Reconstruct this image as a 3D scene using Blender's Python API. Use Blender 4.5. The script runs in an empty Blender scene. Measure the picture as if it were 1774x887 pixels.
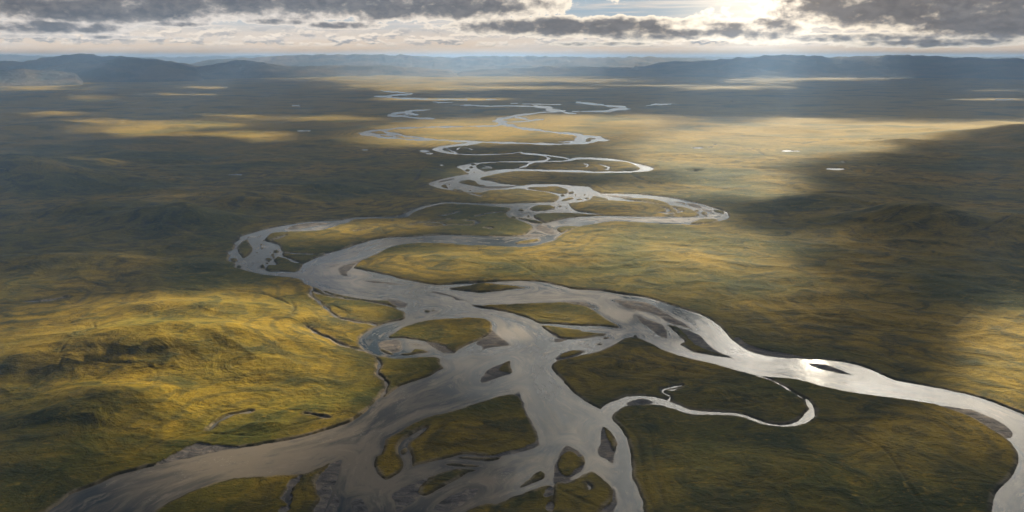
import bpy, math
import numpy as np

# ------------------------------------------------------------------ camera
W0, H0 = 1774.0, 887.0
CAMZ = 400.0
PITCH = math.radians(16.2)
LENS = 24.0
F = LENS / 36.0 * W0
scene = bpy.context.scene
cd = bpy.data.cameras.new('camera')
cam = bpy.data.objects.new('camera', cd)
scene.collection.objects.link(cam)
cam.location = (0, 0, CAMZ)
cam.rotation_euler = (math.radians(90) - PITCH, 0, 0)
cd.lens = LENS; cd.sensor_width = 36.0
cd.clip_start = 1.0; cd.clip_end = 300000.0
scene.camera = cam

SUN_AZ = math.radians(26.0)      # clockwise from +Y (to the right)
SUN_EL = math.radians(23.0)
SUND = np.array([math.sin(SUN_AZ) * math.cos(SUN_EL), math.cos(SUN_AZ) * math.cos(SUN_EL), math.sin(SUN_EL)])

# ------------------------------------------------------------------ render look
scene.render.engine = 'CYCLES'
scene.view_settings.view_transform = 'Standard'
scene.view_settings.look = 'None'
scene.view_settings.gamma = 1.0
scene.view_settings.exposure = 1.3
scene.cycles.use_denoising = True
scene.cycles.max_bounces = 6
scene.cycles.diffuse_bounces = 1
scene.cycles.glossy_bounces = 2
scene.cycles.transmission_bounces = 0
scene.cycles.volume_bounces = 1
scene.cycles.transparent_max_bounces = 8
scene.cycles.sample_clamp_indirect = 4.0

# ------------------------------------------------------------------ sun lamp
sl = bpy.data.lights.new('sun', 'SUN')
sl.energy = 5.0; sl.angle = math.radians(0.5); sl.color = (1.0, 0.88, 0.68)
so = bpy.data.objects.new('sun', sl)
scene.collection.objects.link(so)
so.rotation_euler = (math.radians(90) - SUN_EL, 0, -SUN_AZ + math.pi)
so.location = (0, 0, 5000)
from mathutils import Vector
so.rotation_euler = Vector(SUND).to_track_quat('Z', 'Y').to_euler()


def px_dir(u, v):
    dx = (np.asarray(u, float) - W0 / 2) / F
    dy = (H0 / 2 - np.asarray(v, float)) / F
    c, s = math.cos(PITCH), math.sin(PITCH)
    return dx, c + dy * s, -s + dy * c           # x, y, z


def px_azel(u, v):
    x, y, z = px_dir(u, v)
    return math.degrees(math.atan2(x, y)), math.degrees(math.atan2(z, math.hypot(x, y)))


def px_ground(u, v):
    x, y, z = px_dir(u, v)
    t = CAMZ / np.maximum(-z, 1e-5)
    return x * t, y * t


def ground_px(X, Y):
    c, s = math.cos(PITCH), math.sin(PITCH)
    z = -CAMZ
    fw = Y * c - z * s
    up = Y * s + z * c
    fw = np.where(fw < 1, 1, fw)
    return W0 / 2 + F * X / fw, H0 / 2 - F * up / fw


# ------------------------------------------------------------------ world: sky with clouds
world = bpy.data.worlds.new('World'); scene.world = world
world.use_nodes = True
NT = world.node_tree
NT.nodes.clear()


class G:
    """tiny expression builder for node graphs"""
    def __init__(self, nt): self.nt = nt

    def put(self, sock, val):
        if isinstance(val, bpy.types.NodeSocket): self.nt.links.new(val, sock)
        else: sock.default_value = val

    def m(self, op, a, b=0.0, c=0.0, clamp=False):
        n = self.nt.nodes.new('ShaderNodeMath'); n.operation = op; n.use_clamp = clamp
        self.put(n.inputs[0], a); self.put(n.inputs[1], b); self.put(n.inputs[2], c)
        return n.outputs[0]

    def vm(self, op, a, b=(0, 0, 0), out='Vector'):
        n = self.nt.nodes.new('ShaderNodeVectorMath'); n.operation = op
        self.put(n.inputs[0], a); self.put(n.inputs[1], b)
        return n.outputs[out]

    def xyz(self, x, y, z=0.0):
        n = self.nt.nodes.new('ShaderNodeCombineXYZ')
        self.put(n.inputs[0], x); self.put(n.inputs[1], y); self.put(n.inputs[2], z)
        return n.outputs[0]

    def sep(self, v):
        n = self.nt.nodes.new('ShaderNodeSeparateXYZ'); self.put(n.inputs[0], v)
        return n.outputs

    def noise(self, v, scale, detail=4.0, rough=0.55, dist=0.0):
        n = self.nt.nodes.new('ShaderNodeTexNoise'); n.noise_dimensions = '3D'
        self.put(n.inputs['Vector'], v)
        n.inputs['Scale'].default_value = scale; n.inputs['Detail'].default_value = detail
        n.inputs['Roughness'].default_value = rough; n.inputs['Distortion'].default_value = dist
        return n.outputs['Fac']

    def mr(self, x, a, b, c=0.0, d=1.0, smooth=True):
        n = self.nt.nodes.new('ShaderNodeMapRange')
        n.interpolation_type = 'SMOOTHSTEP' if smooth else 'LINEAR'
        self.put(n.inputs[0], x); self.put(n.inputs[1], a); self.put(n.inputs[2], b)
        self.put(n.inputs[3], c); self.put(n.inputs[4], d)
        return n.outputs[0]

    def mix(self, f, a, b, mode='MIX'):
        n = self.nt.nodes.new('ShaderNodeMix'); n.data_type = 'RGBA'; n.blend_type = mode
        self.put(n.inputs[0], f)
        for s, val in ((n.inputs[6], a), (n.inputs[7], b)):
            if isinstance(val, tuple) and len(val) == 3: val = val + (1.0,)
            self.put(s, val)
        return n.outputs[2]

    def attr(self, name):
        n = self.nt.nodes.new('ShaderNodeAttribute'); n.attribute_name = name
        return n.outputs['Fac']


g = G(NT)
tc = NT.nodes.new('ShaderNodeTexCoord')
dirv = tc.outputs['Generated']
dx_, dy_, dz_ = g.sep(dirv)
az = g.m('MULTIPLY', g.m('ARCTAN2', dx_, dy_), 57.29578)
el = g.m('MULTIPLY', g.m('ARCSINE', dz_), 57.29578)
sky = NT.nodes.new('ShaderNodeTexSky'); sky.sky_type = 'NISHITA'
sky.sun_disc = False; sky.sun_elevation = SUN_EL; sky.sun_rotation = SUN_AZ
sky.altitude = 900; sky.air_density = 1.0; sky.dust_density = 1.5
skyc = g.mix(1.0, sky.outputs[0], (0.085, 0.085, 0.085), 'MULTIPLY')

# direction noise, flattened towards the horizon as real layers of cloud are
elp = g.m('MAXIMUM', el, 0.0)
elw = g.m('POWER', g.m('ADD', elp, 0.35), 0.75)
P1 = g.xyz(g.m('MULTIPLY', az, 0.42), g.m('MULTIPLY', elw, 1.35), 0.0)
n1 = g.noise(P1, 1.0, 7.0, 0.58, 0.25)
n2 = g.noise(g.vm('ADD', P1, (9.0, 4.0, 3.0)), 2.7, 5.5, 0.58, 0.1)
nn = g.m('ADD', g.m('MULTIPLY', g.m('SUBTRACT', n1, 0.5), 1.5), g.m('MULTIPLY', g.m('SUBTRACT', n2, 0.5), 1.0))

PE = g.xyz(az, el, 0.0)


def blob(u, v, ru, rv, amp=1.0):
    a0, e0 = px_azel(u, v)
    d = g.vm('SUBTRACT', PE, (a0, e0, 0.0))
    d = g.vm('MULTIPLY', d, (57.3 * 0 + F / 57.3 / ru, F / 57.3 / rv, 0.0))
    L = g.vm('LENGTH', d, out='Value')
    return g.mr(L, 1.45, 0.25, 0.0, amp)


# cloud bank blobs: direction (given as where they lie in the view), half sizes in px of the photograph
BANK = [(430, -12, 560, 48, 1), (150, 18, 230, 24, 1), (720, 8, 300, 30, 1), (70, 46, 150, 13, .85), (1000, 46, 260, 20, 1),
        (1130, 58, 130, 16, .9), (1620, 6, 270, 50, 1), (1720, 36, 170, 34, 1), (1480, -8, 150, 34, 1),
        (1310, 52, 120, 24, .85), (1640, 73, 160, 9, .8), (300, 42, 75, 6, .8), (480, 38, 75, 7, .8), (590, 44, 80, 9, .85),
        (1500, 64, 170, 9, .85), (1240, 30, 60, 22, .6), (160, 64, 200, 4, .6), (1040, 76, 150, 5, .7), (860, 30, 90, 9, .6)]
bs = None
for b in BANK:
    o = blob(*b)
    bs = o if bs is None else g.m('MAXIMUM', bs, o)
dens = g.m('ADD', g.m('MULTIPLY', bs, 1.25), g.m('SUBTRACT', g.m('MULTIPLY', nn, 1.0), 0.47))
high = g.mr(el, 5.5, 9.0)
# higher up (out of the picture) the cover is broken by a wide noise
P2 = g.xyz(g.m('DIVIDE', dx_, g.m('ADD', g.m('MAXIMUM', dz_, 0.0), 0.12)), g.m('DIVIDE', dy_, g.m('ADD', g.m('MAXIMUM', dz_, 0.0), 0.12)), 0.0)
n3 = g.noise(P2, 1.15, 7.0, 0.58, 0.2)
densH = g.m('MULTIPLY', g.m('SUBTRACT', n3, 0.47), 4.0)
dens = g.m('ADD', g.m('MULTIPLY', dens, g.m('SUBTRACT', 1.0, high)), g.m('MULTIPLY', densH, high))
cover = g.mr(dens, 0.0, 0.16)
core = g.mr(dens, 0.10, 0.74)

# sun glow behind the clouds
sunv = g.vm('DOT_PRODUCT', dirv, tuple(float(c) for c in SUND), out='Value')
a_g, e_g = px_azel(1310, 10)
gd = (math.sin(math.radians(a_g)) * math.cos(math.radians(e_g)), math.cos(math.radians(a_g)) * math.cos(math.radians(e_g)), math.sin(math.radians(e_g)))
gl = g.vm('DOT_PRODUCT', dirv, tuple(gd), out='Value')
glow = g.m('POWER', g.m('MAXIMUM', gl, 0.0), 260.0)
glow2 = g.m('POWER', g.m('MAXIMUM', g.m('MAXIMUM', sunv, gl), 0.0), 9.0)

thin = g.mix(glow2, (0.62, 0.56, 0.50), (0.95, 0.82, 0.64))
thin = g.mix(glow, thin, (1.35, 1.16, 0.92))
dark = g.mix(glow2, (0.085, 0.088, 0.10), (0.125, 0.112, 0.105))
dark = g.mix(g.m('MULTIPLY', glow, 0.5), dark, (0.35, 0.30, 0.25))
# soft inner structure of the dark undersides
dark = g.mix(g.m('MULTIPLY', g.mr(n2, 0.35, 0.7), 0.45), dark, (0.24, 0.22, 0.21))
thin = g.mix(g.mr(el, 4.6, 9.0), thin, g.mix(glow2, (0.085, 0.15, 0.27), (2.3, 2.15, 1.95)))
dark = g.mix(g.mr(el, 4.6, 9.0), dark, g.mix(glow2, (0.024, 0.044, 0.088), (0.46, 0.47, 0.50)))
cloudc = g.mix(core, thin, dark)

# clear sky between: hazy pale blue turning cream at the horizon
clear = g.mix(g.mr(el, 0.3, 3.6), (0.78, 0.60, 0.43), (0.30, 0.37, 0.42))
clear = g.mix(g.mr(el, 4.0, 25.0), clear, skyc)
clear = g.mix(g.m('MULTIPLY', glow, 0.8), clear, (1.05, 0.92, 0.74))

# a far row of small cumulus low over the horizon
P3 = g.xyz(g.m('MULTIPLY', az, 0.75), g.m('MULTIPLY', el, 1.9), 5.0)
n4 = g.noise(P3, 1.0, 6.0, 0.55, 0.0)
n4b = g.noise(g.vm('ADD', P3, (-0.05, 0.28, 0.0)), 1.0, 3.0, 0.5, 0.0)
rowm = g.m('MULTIPLY', g.mr(el, 0.75, 1.05), g.mr(el, 2.5, 1.5))
cum = g.m('MULTIPLY', g.mr(n4, 0.455, 0.52), rowm)
lit = g.mr(g.m('SUBTRACT', n4, n4b), -0.07, 0.08)
cumc = g.mix(lit, (0.30, 0.29, 0.29), (0.86, 0.74, 0.60))
skyout = g.mix(g.m('MULTIPLY', cum, 0.9), clear, cumc)
# thin streaks
P4 = g.xyz(g.m('MULTIPLY', az, 0.10), g.m('MULTIPLY', el, 2.6), 9.0)
n5 = g.noise(P4, 1.0, 5.0, 0.55, 0.3)
skyout = g.mix(g.m('MULTIPLY', g.mr(n5, 0.45, 0.66), 0.75), skyout, g.mix(glow, (0.66, 0.57, 0.48), (1.3, 1.1, 0.9)))
skyout = g.mix(cover, skyout, cloudc)
# below the horizon: same haze colour
skyout = g.mix(g.mr(el, 0.0, -2.0), skyout, (0.20, 0.22, 0.24))
dim = g.m('MAXIMUM', g.mr(el, 7.0, 32.0, 1.0, 0.12), g.m('MINIMUM', g.m('MULTIPLY', g.m('POWER', g.m('MAXIMUM', sunv, 0.0), 20.0), 1.7), 1.2))
skyout = g.vm('SCALE', skyout); NT.links.new(dim, skyout.node.inputs['Scale'])
bg = NT.nodes.new('ShaderNodeBackground'); NT.links.new(skyout, bg.inputs[0]); bg.inputs[1].default_value = 0.56
wo = NT.nodes.new('ShaderNodeOutputWorld'); NT.links.new(bg.outputs[0], wo.inputs[0])


# ------------------------------------------------------------------ helpers
def structure(o, kind='structure'):
    o['kind'] = kind
    return o


def grid_mesh(name, X, Y, Z, mat, attrs=None, facemask=None, smooth=True):
    """mesh from 2D arrays of points"""
    R, C = X.shape
    idx = np.arange(R * C, dtype=np.int32).reshape(R, C)
    q = np.stack([idx[:-1, :-1], idx[:-1, 1:], idx[1:, 1:], idx[1:, :-1]], -1)
    if facemask is not None: q = q[facemask]
    q = q.reshape(-1, 4)
    co = np.stack([X, Y, Z], -1).reshape(-1, 3)
    if facemask is not None:
        used = np.zeros(R * C, bool); used[q.ravel()] = True
        re = np.cumsum(used) - 1
        co = co[used]; q = re[q].astype(np.int32)
        if attrs: attrs = {k: a.ravel()[used] for k, a in attrs.items()}
    # orient upward
    a = co[q[0, 1]] - co[q[0, 0]]; b = co[q[0, 3]] - co[q[0, 0]]
    if a[0] * b[1] - a[1] * b[0] < 0: q = q[:, ::-1].copy()
    me = bpy.data.meshes.new(name)
    me.vertices.add(len(co)); me.vertices.foreach_set('co', co.astype(np.float32).ravel())
    me.loops.add(q.size); me.loops.foreach_set('vertex_index', q.ravel())
    me.polygons.add(len(q)); me.polygons.foreach_set('loop_start', np.arange(0, q.size, 4, dtype=np.int32))
    me.update(calc_edges=True)
    if smooth: me.polygons.foreach_set('use_smooth', np.ones(len(q), bool))
    for k, a in (attrs or {}).items():
        at = me.attributes.new(k, 'FLOAT', 'POINT')
        at.data.foreach_set('value', np.ascontiguousarray(a, dtype=np.float32).ravel())
    me.materials.append(mat)
    o = bpy.data.objects.new(name, me)
    scene.collection.objects.link(o)
    return o


_rng = np.random.RandomState(7)
_perm = _rng.permutation(4096).astype(np.int64)
_ga = _rng.rand(4096) * 2 * math.pi
_gx, _gy = np.cos(_ga), np.sin(_ga)


def perlin(x, y, seed=0):
    xi = np.floor(x).astype(np.int64); yi = np.floor(y).astype(np.int64)
    fx = x - xi; fy = y - yi
    def gr(ix, iy, dx, dy):
        h = _perm[(_perm[(ix + seed * 131) & 4095] + iy * 57 + seed * 17) & 4095]
        return _gx[h] * dx + _gy[h] * dy
    u = fx * fx * fx * (fx * (fx * 6 - 15) + 10); v = fy * fy * fy * (fy * (fy * 6 - 15) + 10)
    a = gr(xi, yi, fx, fy); b = gr(xi + 1, yi, fx - 1, fy)
    c = gr(xi, yi + 1, fx, fy - 1); d = gr(xi + 1, yi + 1, fx - 1, fy - 1)
    return (a * (1 - u) + b * u) * (1 - v) + (c * (1 - u) + d * u) * v * 1.0


def fbm(x, y, octaves=4, seed=0, gain=0.5):
    s = 0; a = 1.0
    for i in range(octaves):
        s = s + a * perlin(x, y, seed + i); x = x * 2.03 + 11.3; y = y * 2.03 - 7.7; a *= gain
    return s


def sstep(x, a, b):
    t = np.clip((x - a) / (b - a), 0, 1)
    return t * t * (3 - 2 * t)


# ------------------------------------------------------------------ ground grid (denser where seen from afar)
def spaced(a, b, n0, grow):
    out = []; x = a; st = n0
    while (x < b) if n0 > 0 else (x > b):
        x += st; st *= grow; out.append(x)
    return out


us = np.array(sorted(spaced(-70, -2600, -3.0, 1.045)) + list(np.arange(-70, 1845, 1.45)) + spaced(1845, 4400, 3.0, 1.045))
vs = np.array([100.25, 100.6, 101.0, 101.5, 102.1, 102.8, 103.6] + list(np.arange(104.5, 300, 0.85)) + list(np.arange(300, 910, 1.15)) + spaced(910, 1500, 2.2, 1.06))
YH = H0 / 2 - F * math.tan(PITCH)        # the true horizon row
vs = vs - 100.0 + YH + 0.0
vs = vs[vs > YH + 11.0]
NU, NV = len(us), len(vs)
UU, VV = np.meshgrid(us, vs)
GX, GY = px_ground(UU, VV)
print('grid', NU, NV, 'horizon', YH)

BIG = 400.0
dW = np.full((NV, NU), -BIG)      # > 0 in water
dG = np.full((NV, NU), -BIG)      # > 0 on gravel


def cat(pts, closed=True, n=4):
    P = np.array(pts, float)
    N = len(P); out = []
    rng = range(N if closed else N - 1)
    for i in rng:
        if closed: p0, p1, p2, p3 = P[i - 1], P[i], P[(i + 1) % N], P[(i + 2) % N]
        else: p0, p1, p2, p3 = P[max(i - 1, 0)], P[i], P[i + 1], P[min(i + 2, N - 1)]
        for k in range(n):
            t = k / n
            out.append(0.5 * ((2 * p1) + (-p0 + p2) * t + (2 * p0 - 5 * p1 + 4 * p2 - p3) * t * t + (-p0 + 3 * p1 - 3 * p2 + p3) * t ** 3))
    if not closed: out.append(P[-1])
    return np.array(out)


def band(v):
    y = px_ground(W0 / 2, np.maximum(v, YH + 1.5))[1]
    return np.maximum(45.0, 4.0 * y * y / (CAMZ * F))


def poly_sd(P):
    """signed ground distance (m, + inside) to a polygon given in photo px; returns window and values"""
    P = np.array(P, float)
    P[:, 1] = np.maximum(P[:, 1], YH + 2)
    gx, gy = px_ground(P[:, 0], P[:, 1])
    # window
    R0 = band(P[:, 1])
    sc = F / np.hypot(gy, CAMZ)
    pad_u = (R0 * sc).max() + 4
    i0, i1 = np.searchsorted(us, P[:, 0].min() - pad_u), np.searchsorted(us, P[:, 0].max() + pad_u)
    def vshift(y, s):
        return ground_px(0.0, np.maximum(y + s, 60.0))[1]
    vtop = (vshift(gy, R0) - 3).min(); vbot = (vshift(gy, -R0) + 3).max()
    j0, j1 = np.searchsorted(vs, vtop), np.searchsorted(vs, vbot)
    i0 = max(i0 - 1, 0); j0 = max(j0 - 1, 0); i1 = min(i1 + 1, NU); j1 = min(j1 + 1, NV)
    if i1 - i0 < 2 or j1 - j0 < 2: return None
    D = np.full((j1 - j0, i1 - i0), 1e9)
    N = len(P)
    for k in range(N):
        a = k; b = (k + 1) % N
        R = max(R0[a], R0[b])
        pu = R * max(sc[a], sc[b]) + 3
        ii0 = max(np.searchsorted(us, min(P[a, 0], P[b, 0]) - pu), i0); ii1 = min(np.searchsorted(us, max(P[a, 0], P[b, 0]) + pu), i1)
        jj0 = max(np.searchsorted(vs, float(vshift(max(gy[a], gy[b]), R)) - 2), j0); jj1 = min(np.searchsorted(vs, float(vshift(min(gy[a], gy[b]), -R)) + 2), j1)
        if ii1 <= ii0 or jj1 <= jj0: continue
        X = GX[jj0:jj1, ii0:ii1]; Y = GY[jj0:jj1, ii0:ii1]
        ex, ey = gx[b] - gx[a], gy[b] - gy[a]
        L2 = ex * ex + ey * ey + 1e-9
        t = np.clip(((X - gx[a]) * ex + (Y - gy[a]) * ey) / L2, 0, 1)
        d = np.hypot(X - gx[a] - t * ex, Y - gy[a] - t * ey)
        w = D[jj0 - j0:jj1 - j0, ii0 - i0:ii1 - i0]
        np.minimum(w, d, out=w)
    D = np.minimum(D, BIG)
    ins = np.zeros(D.shape, bool)
    uu = us[i0:i1]
    x1, y1 = P[:, 0], P[:, 1]; x2, y2 = np.roll(x1, -1), np.roll(y1, -1)
    for j in range(j0, j1):
        v = vs[j]
        m = (y1 <= v) != (y2 <= v)
        if not m.any(): continue
        xs = np.sort(x1[m] + (v - y1[m]) / (y2[m] - y1[m]) * (x2[m] - x1[m]))
        c = np.searchsorted(xs, uu)
        ins[j - j0] = (c % 2) == 1
    return (slice(j0, j1), slice(i0, i1)), np.where(ins, D, -D)


_jit = np.random.RandomState(3)


def paint(kind, P, smooth=True, rough=0.0):
    if smooth: P = cat(P)
    r = poly_sd(P)
    if r is None: return
    w, s = r
    # ragged natural edge
    X, Y = GX[w], GY[w]
    dist = np.hypot(Y, CAMZ)
    am = np.minimum(1.0 + dist / 1300.0, 4.5) * (1.0 + rough)
    s = s + am * fbm(X / (7 + dist / 160), Y / (7 + dist / 160), 3, 31, 0.6)
    if kind == 'W':
        dW[w] = np.maximum(dW[w], s); dG[w] = np.minimum(dG[w], -s)
    elif kind == 'L':
        dW[w] = np.minimum(dW[w], -s); dG[w] = np.minimum(dG[w], -s)
    elif kind == 'G':
        dW[w] = np.minimum(dW[w], -s); dG[w] = np.maximum(dG[w], s)
    elif kind == 'D':          # a dry gravelly bed: gravel without touching water
        dG[w] = np.maximum(dG[w], np.minimum(s, -dW[w]))


TILES = dict(A=(380, 360), B=(640, 380), C=(500, 480), D=(740, 480), E=(980, 480), F=(600, 590), G=(840, 600), H=(620, 737),
             I=(860, 737), J=(480, 737), K=(1120, 600), L=(840, 320), M=(980, 300), N=(720, 250), O=(620, 170))
BIGT = dict(P=(0, 587), Q=(500, 587), R=(900, 587), S=(1174, 587), U=(600, 130), V=(590, 0), T=(0, 300), X=(1174, 300), Y=(1174, 0), Z=(0, 0))


def T(name, *pts):
    if name in TILES: (ox, oy), s = TILES[name], 5.9133
    elif name in BIGT: (ox, oy), s = BIGT[name], 2.9567
    else: (ox, oy), s = (0, 0), 1.0
    return [(ox + x / s, oy + y / s) for x, y in pts]


def strip(P, wm):
    """a channel of ground width wm (m) along a path in photo px"""
    P = cat(P, closed=False, n=5)
    P[:, 1] = np.maximum(P[:, 1], YH + 2)
    x, y = px_ground(P[:, 0], P[:, 1])
    tx, ty = np.gradient(x), np.gradient(y)
    n = np.hypot(tx, ty) + 1e-9
    nx, ny = -ty / n, tx / n
    k = np.arange(len(x))
    ww = wm * 0.5 * (0.8 + 0.35 * np.sin(k * 0.9 + x[0]) + 0.15 * np.sin(k * 2.3))
    ww = ww * np.clip(np.minimum(k + 0.6, len(k) - k - 0.4) / 2.0, 0.25, 1)
    a = np.stack([x + nx * ww, y + ny * ww], -1); b = np.stack([x - nx * ww, y - ny * ww], -1)
    q = np.concatenate([a, b[::-1]])
    u, v = ground_px(q[:, 0], q[:, 1])
    return np.stack([u, v], -1)


def dot(kind, tile, cx, cy, rx, ry):
    a = np.linspace(0, 2 * math.pi, 9)[:-1]
    k = _jit.rand(8) * 0.5 + 0.75
    paint(kind, T(tile, *[(cx + rx * k[i] * math.cos(t), cy + ry * k[i] * math.sin(t)) for i, t in enumerate(a)]))


# ================================================================== the river, traced on the ground
# --- main channel and its big bends
paint('W', T('', (-400, 1200), (-40, 945)) + T('P', (240, 887), (360, 800), (500, 745), (610, 697), (780, 655), (900, 625), (1000, 605), (1100, 580), (1230, 560), (1390, 535), (1500, 515), (1650, 475), (1774, 435))
      + T('F', (100, 800), (200, 725), (340, 590), (400, 570), (520, 490), (620, 440), (740, 405), (860, 360), (940, 310), (992, 283), (968, 240), (960, 190), (900, 172), (760, 172), (600, 185), (480, 185), (380, 165), (300, 155), (200, 105))
      + T('C', (720, 690), (735, 620), (800, 560), (900, 510), (1050, 460), (1180, 432), (1190, 370), (1160, 330), (1100, 315), (1190, 270), (1000, 225), (960, 215), (800, 190), (640, 160), (470, 130), (330, 115), (240, 100), (200, 80), (120, 25))
      + T('', (508, 480), (540, 455), (640, 470), (760, 494), (900, 487), (980, 500), (1080, 520), (1180, 555), (1225, 600), (1200, 622), (1130, 640), (1100, 720), (1140, 800))
      + T('I', (1500, 830), (1510, 887)) + T('', (1130, 960), (1190, 1200)))
paint('W', T('A', (760, 715), (800, 655), (860, 575), (1000, 510), (1120, 463), (1250, 430), (1400, 375), (1550, 333))
      + T('B', (0, 215), (200, 185), (400, 178), (700, 160), (900, 160), (1200, 170), (1500, 172), (1600, 155), (1660, 110), (1672, 75))
      + T('L', (440, 400), (520, 415), (600, 395), (700, 370), (850, 340), (1050, 325), (1300, 320), (1500, 322))
      + T('M', (600, 440), (800, 445), (1100, 448), (1280, 450), (1350, 440), (1450, 425), (1560, 430), (1665, 440), (1660, 465), (1600, 487), (1450, 520), (1300, 530), (900, 520), (700, 505), (500, 495), (300, 520), (130, 550))
      + T('L', (860, 470), (770, 520), (700, 580), (600, 605), (480, 635), (350, 642), (160, 632))
      + T('B', (1550, 288), (1330, 278), (1000, 265), (750, 252), (500, 250), (300, 270), (150, 315), (40, 375))
      + T('A', (1640, 440), (1560, 500), (1450, 545), (1380, 610), (1380, 640), (1430, 700), (1490, 735), (1600, 760))
      + T('B', (0, 622), (250, 665), (500, 680), (750, 672), (1000, 656), (1250, 640), (1500, 630))
      + T('D', (1000, 40), (1180, 52), (1350, 88), (1500, 123))
      + T('E', (150, 128), (400, 143), (600, 177), (820, 207), (1000, 262), (1200, 323), (1400, 392), (1550, 482), (1650, 580), (1720, 660))
      + T('S', (350, 50), (450, 78), (560, 95), (700, 106), (870, 122), (1000, 162), (1100, 207), (1250, 237), (1400, 267), (1550, 302), (1774, 387), (1950, 470), (2080, 600), (2100, 800), (2050, 1100), (1900, 1500), (1500, 1500), (1590, 1100), (1610, 887), (1630, 790), (1700, 720), (1740, 650), (1745, 600), (1720, 550), (1680, 510), (1600, 460), (1500, 400), (1350, 347), (1250, 325), (1050, 298), (900, 275), (750, 245), (600, 205), (400, 187), (200, 142), (100, 117), (0, 87))
      + T('E', (1100, 790), (950, 725), (850, 680), (760, 642), (600, 560), (400, 520), (0, 500)) + T('', (880, 540), (760, 520), (640, 520)) + T('C', (240, 100), (120, 25)))
# --- left loop
paint('W', T('A', (1774, 90), (1600, 93), (1480, 96), (1360, 114), (1200, 127), (950, 140), (780, 160), (600, 190), (450, 225), (300, 268), (195, 303), (215, 322), (150, 352), (160, 385), (140, 425), (90, 455), (105, 495), (88, 540), (165, 565), (160, 603), (250, 637), (400, 682), (560, 702), (740, 712), (850, 700), (900, 620), (850, 580), (740, 530), (660, 500), (640, 450), (632, 425), (605, 380), (545, 356), (470, 335), (500, 290), (570, 258), (760, 245), (950, 238), (1100, 218), (1240, 172), (1310, 153), (1380, 125), (1500, 106), (1774, 106)))
paint('W', T('U', (230, 727), (265, 724), (340, 688), (420, 664), (520, 651), (620, 655), (800, 658), (900, 652), (1050, 650), (1000, 668), (800, 668), (620, 664), (520, 660), (430, 674), (350, 702), (290, 732), (100, 740), (20, 742), (-10, 738), (50, 728), (150, 724)))
# --- pool and cross links
paint('W', T('L', (370, 42), (450, 10), (700, 2), (900, 10), (1050, 35), (1180, 85), (1130, 100), (1120, 130), (1010, 172), (880, 188), (860, 205), (930, 265), (1060, 285), (1205, 308), (1000, 300), (840, 292), (560, 300), (500, 330), (570, 365), (605, 388), (640, 440), (600, 560), (440, 520), (450, 480), (492, 440), (440, 400), (330, 358), (262, 345), (212, 290), (265, 240), (0, 214), (0, 190), (450, 190), (690, 182), (758, 130), (690, 92), (560, 65)))
# --- right loop
paint('W', T('M', (200, 215), (330, 205), (500, 210), (700, 214), (900, 227), (1100, 252), (1280, 290), (1400, 318), (1500, 350), (1640, 395), (1665, 430), (1660, 465), (1600, 480), (1500, 500), (1350, 470), (1350, 440), (1362, 425), (1280, 370), (1200, 345), (1100, 335), (950, 320), (780, 295), (600, 290), (450, 280), (300, 290), (215, 290), (290, 245)))
# --- bends above the pool
paint('W', T('N', (1774, 270), (1400, 258), (1050, 250), (850, 258), (700, 280), (550, 300), (330, 342), (200, 375), (138, 405), (180, 432), (320, 465), (520, 492), (700, 492), (900, 470), (1080, 452), (1200, 441), (1400, 434), (1774, 470), (1774, 438), (1600, 420), (1400, 408), (1200, 410), (1080, 422), (900, 400), (760, 370), (680, 362), (665, 345), (760, 322), (880, 298), (1050, 276), (1400, 283), (1774, 292)))
paint('W', T('N', (640, 250), (700, 285), (548, 300), (480, 262), (418, 235), (480, 212), (600, 190), (800, 177), (1000, 171), (1200, 171), (1320, 160), (1345, 145), (1310, 125), (1200, 110), (1085, 86), (1250, 95), (1450, 120), (1592, 148), (1585, 172), (1310, 185), (1150, 186), (900, 187), (740, 194), (660, 199), (620, 222)))
paint('W', T('U', (1140, 430), (1200, 421), (1300, 424), (1400, 434), (1500, 456), (1560, 471), (1573, 483), (1540, 496), (1440, 504), (1240, 503), (1240, 494), (1440, 492), (1495, 485), (1500, 474), (1450, 450), (1350, 440), (1200, 432), (1150, 440)))
# far bends
for w_, pts in [(60, [(815, 258), (700, 262), (560, 264), (400, 267), (280, 272), (180, 282), (100, 294), (150, 312), (220, 322), (330, 330), (500, 334), (650, 342), (800, 346), (950, 351), (1080, 354), (1200, 348), (1288, 336), (1300, 326), (1230, 312), (1150, 301), (1000, 286), (880, 268), (815, 255), (790, 240), (785, 229), (830, 216), (900, 204), (1000, 192), (1100, 188), (1165, 200)]),
               (40, [(180, 285), (240, 300), (300, 312), (380, 322), (450, 332)]), (30, [(120, 302), (200, 306), (280, 318)]),
               (36, [(1150, 301), (1200, 318), (1180, 335), (1090, 345)]), (30, [(1230, 318), (1215, 330), (1180, 348)]),
               (50, [(790, 240), (850, 241), (930, 236), (1000, 225)]), (45, [(870, 212), (900, 222), (940, 232)]),
               (95, [(1100, 190), (1060, 178), (1010, 164), (965, 155)]), (90, [(1150, 187), (1290, 186), (1370, 180), (1412, 170), (1380, 160), (1290, 152), (1180, 137)]),
               (75, [(430, 177), (340, 183), (300, 190), (233, 204), (290, 213), (400, 222), (450, 226)]), (50, [(290, 203), (350, 206), (300, 190)]),
               (110, [(340, 95), (250, 104), (180, 109), (260, 117), (400, 124), (520, 125), (640, 127)]), (80, [(180, 80), (260, 88), (330, 93)]),
               (75, [(440, 138), (540, 142)]), (75, [(640, 155), (740, 160), (840, 158), (950, 160)]), (60, [(840, 145), (1000, 150), (1100, 150)]), (60, [(600, 157), (630, 152)]),
               (80, [(1545, 156), (1600, 151), (1660, 147)]), (50, [(720, 125), (790, 127)])]:
    paint('W', strip(T('U', *pts), w_ * 1.5), smooth=False)
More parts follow.
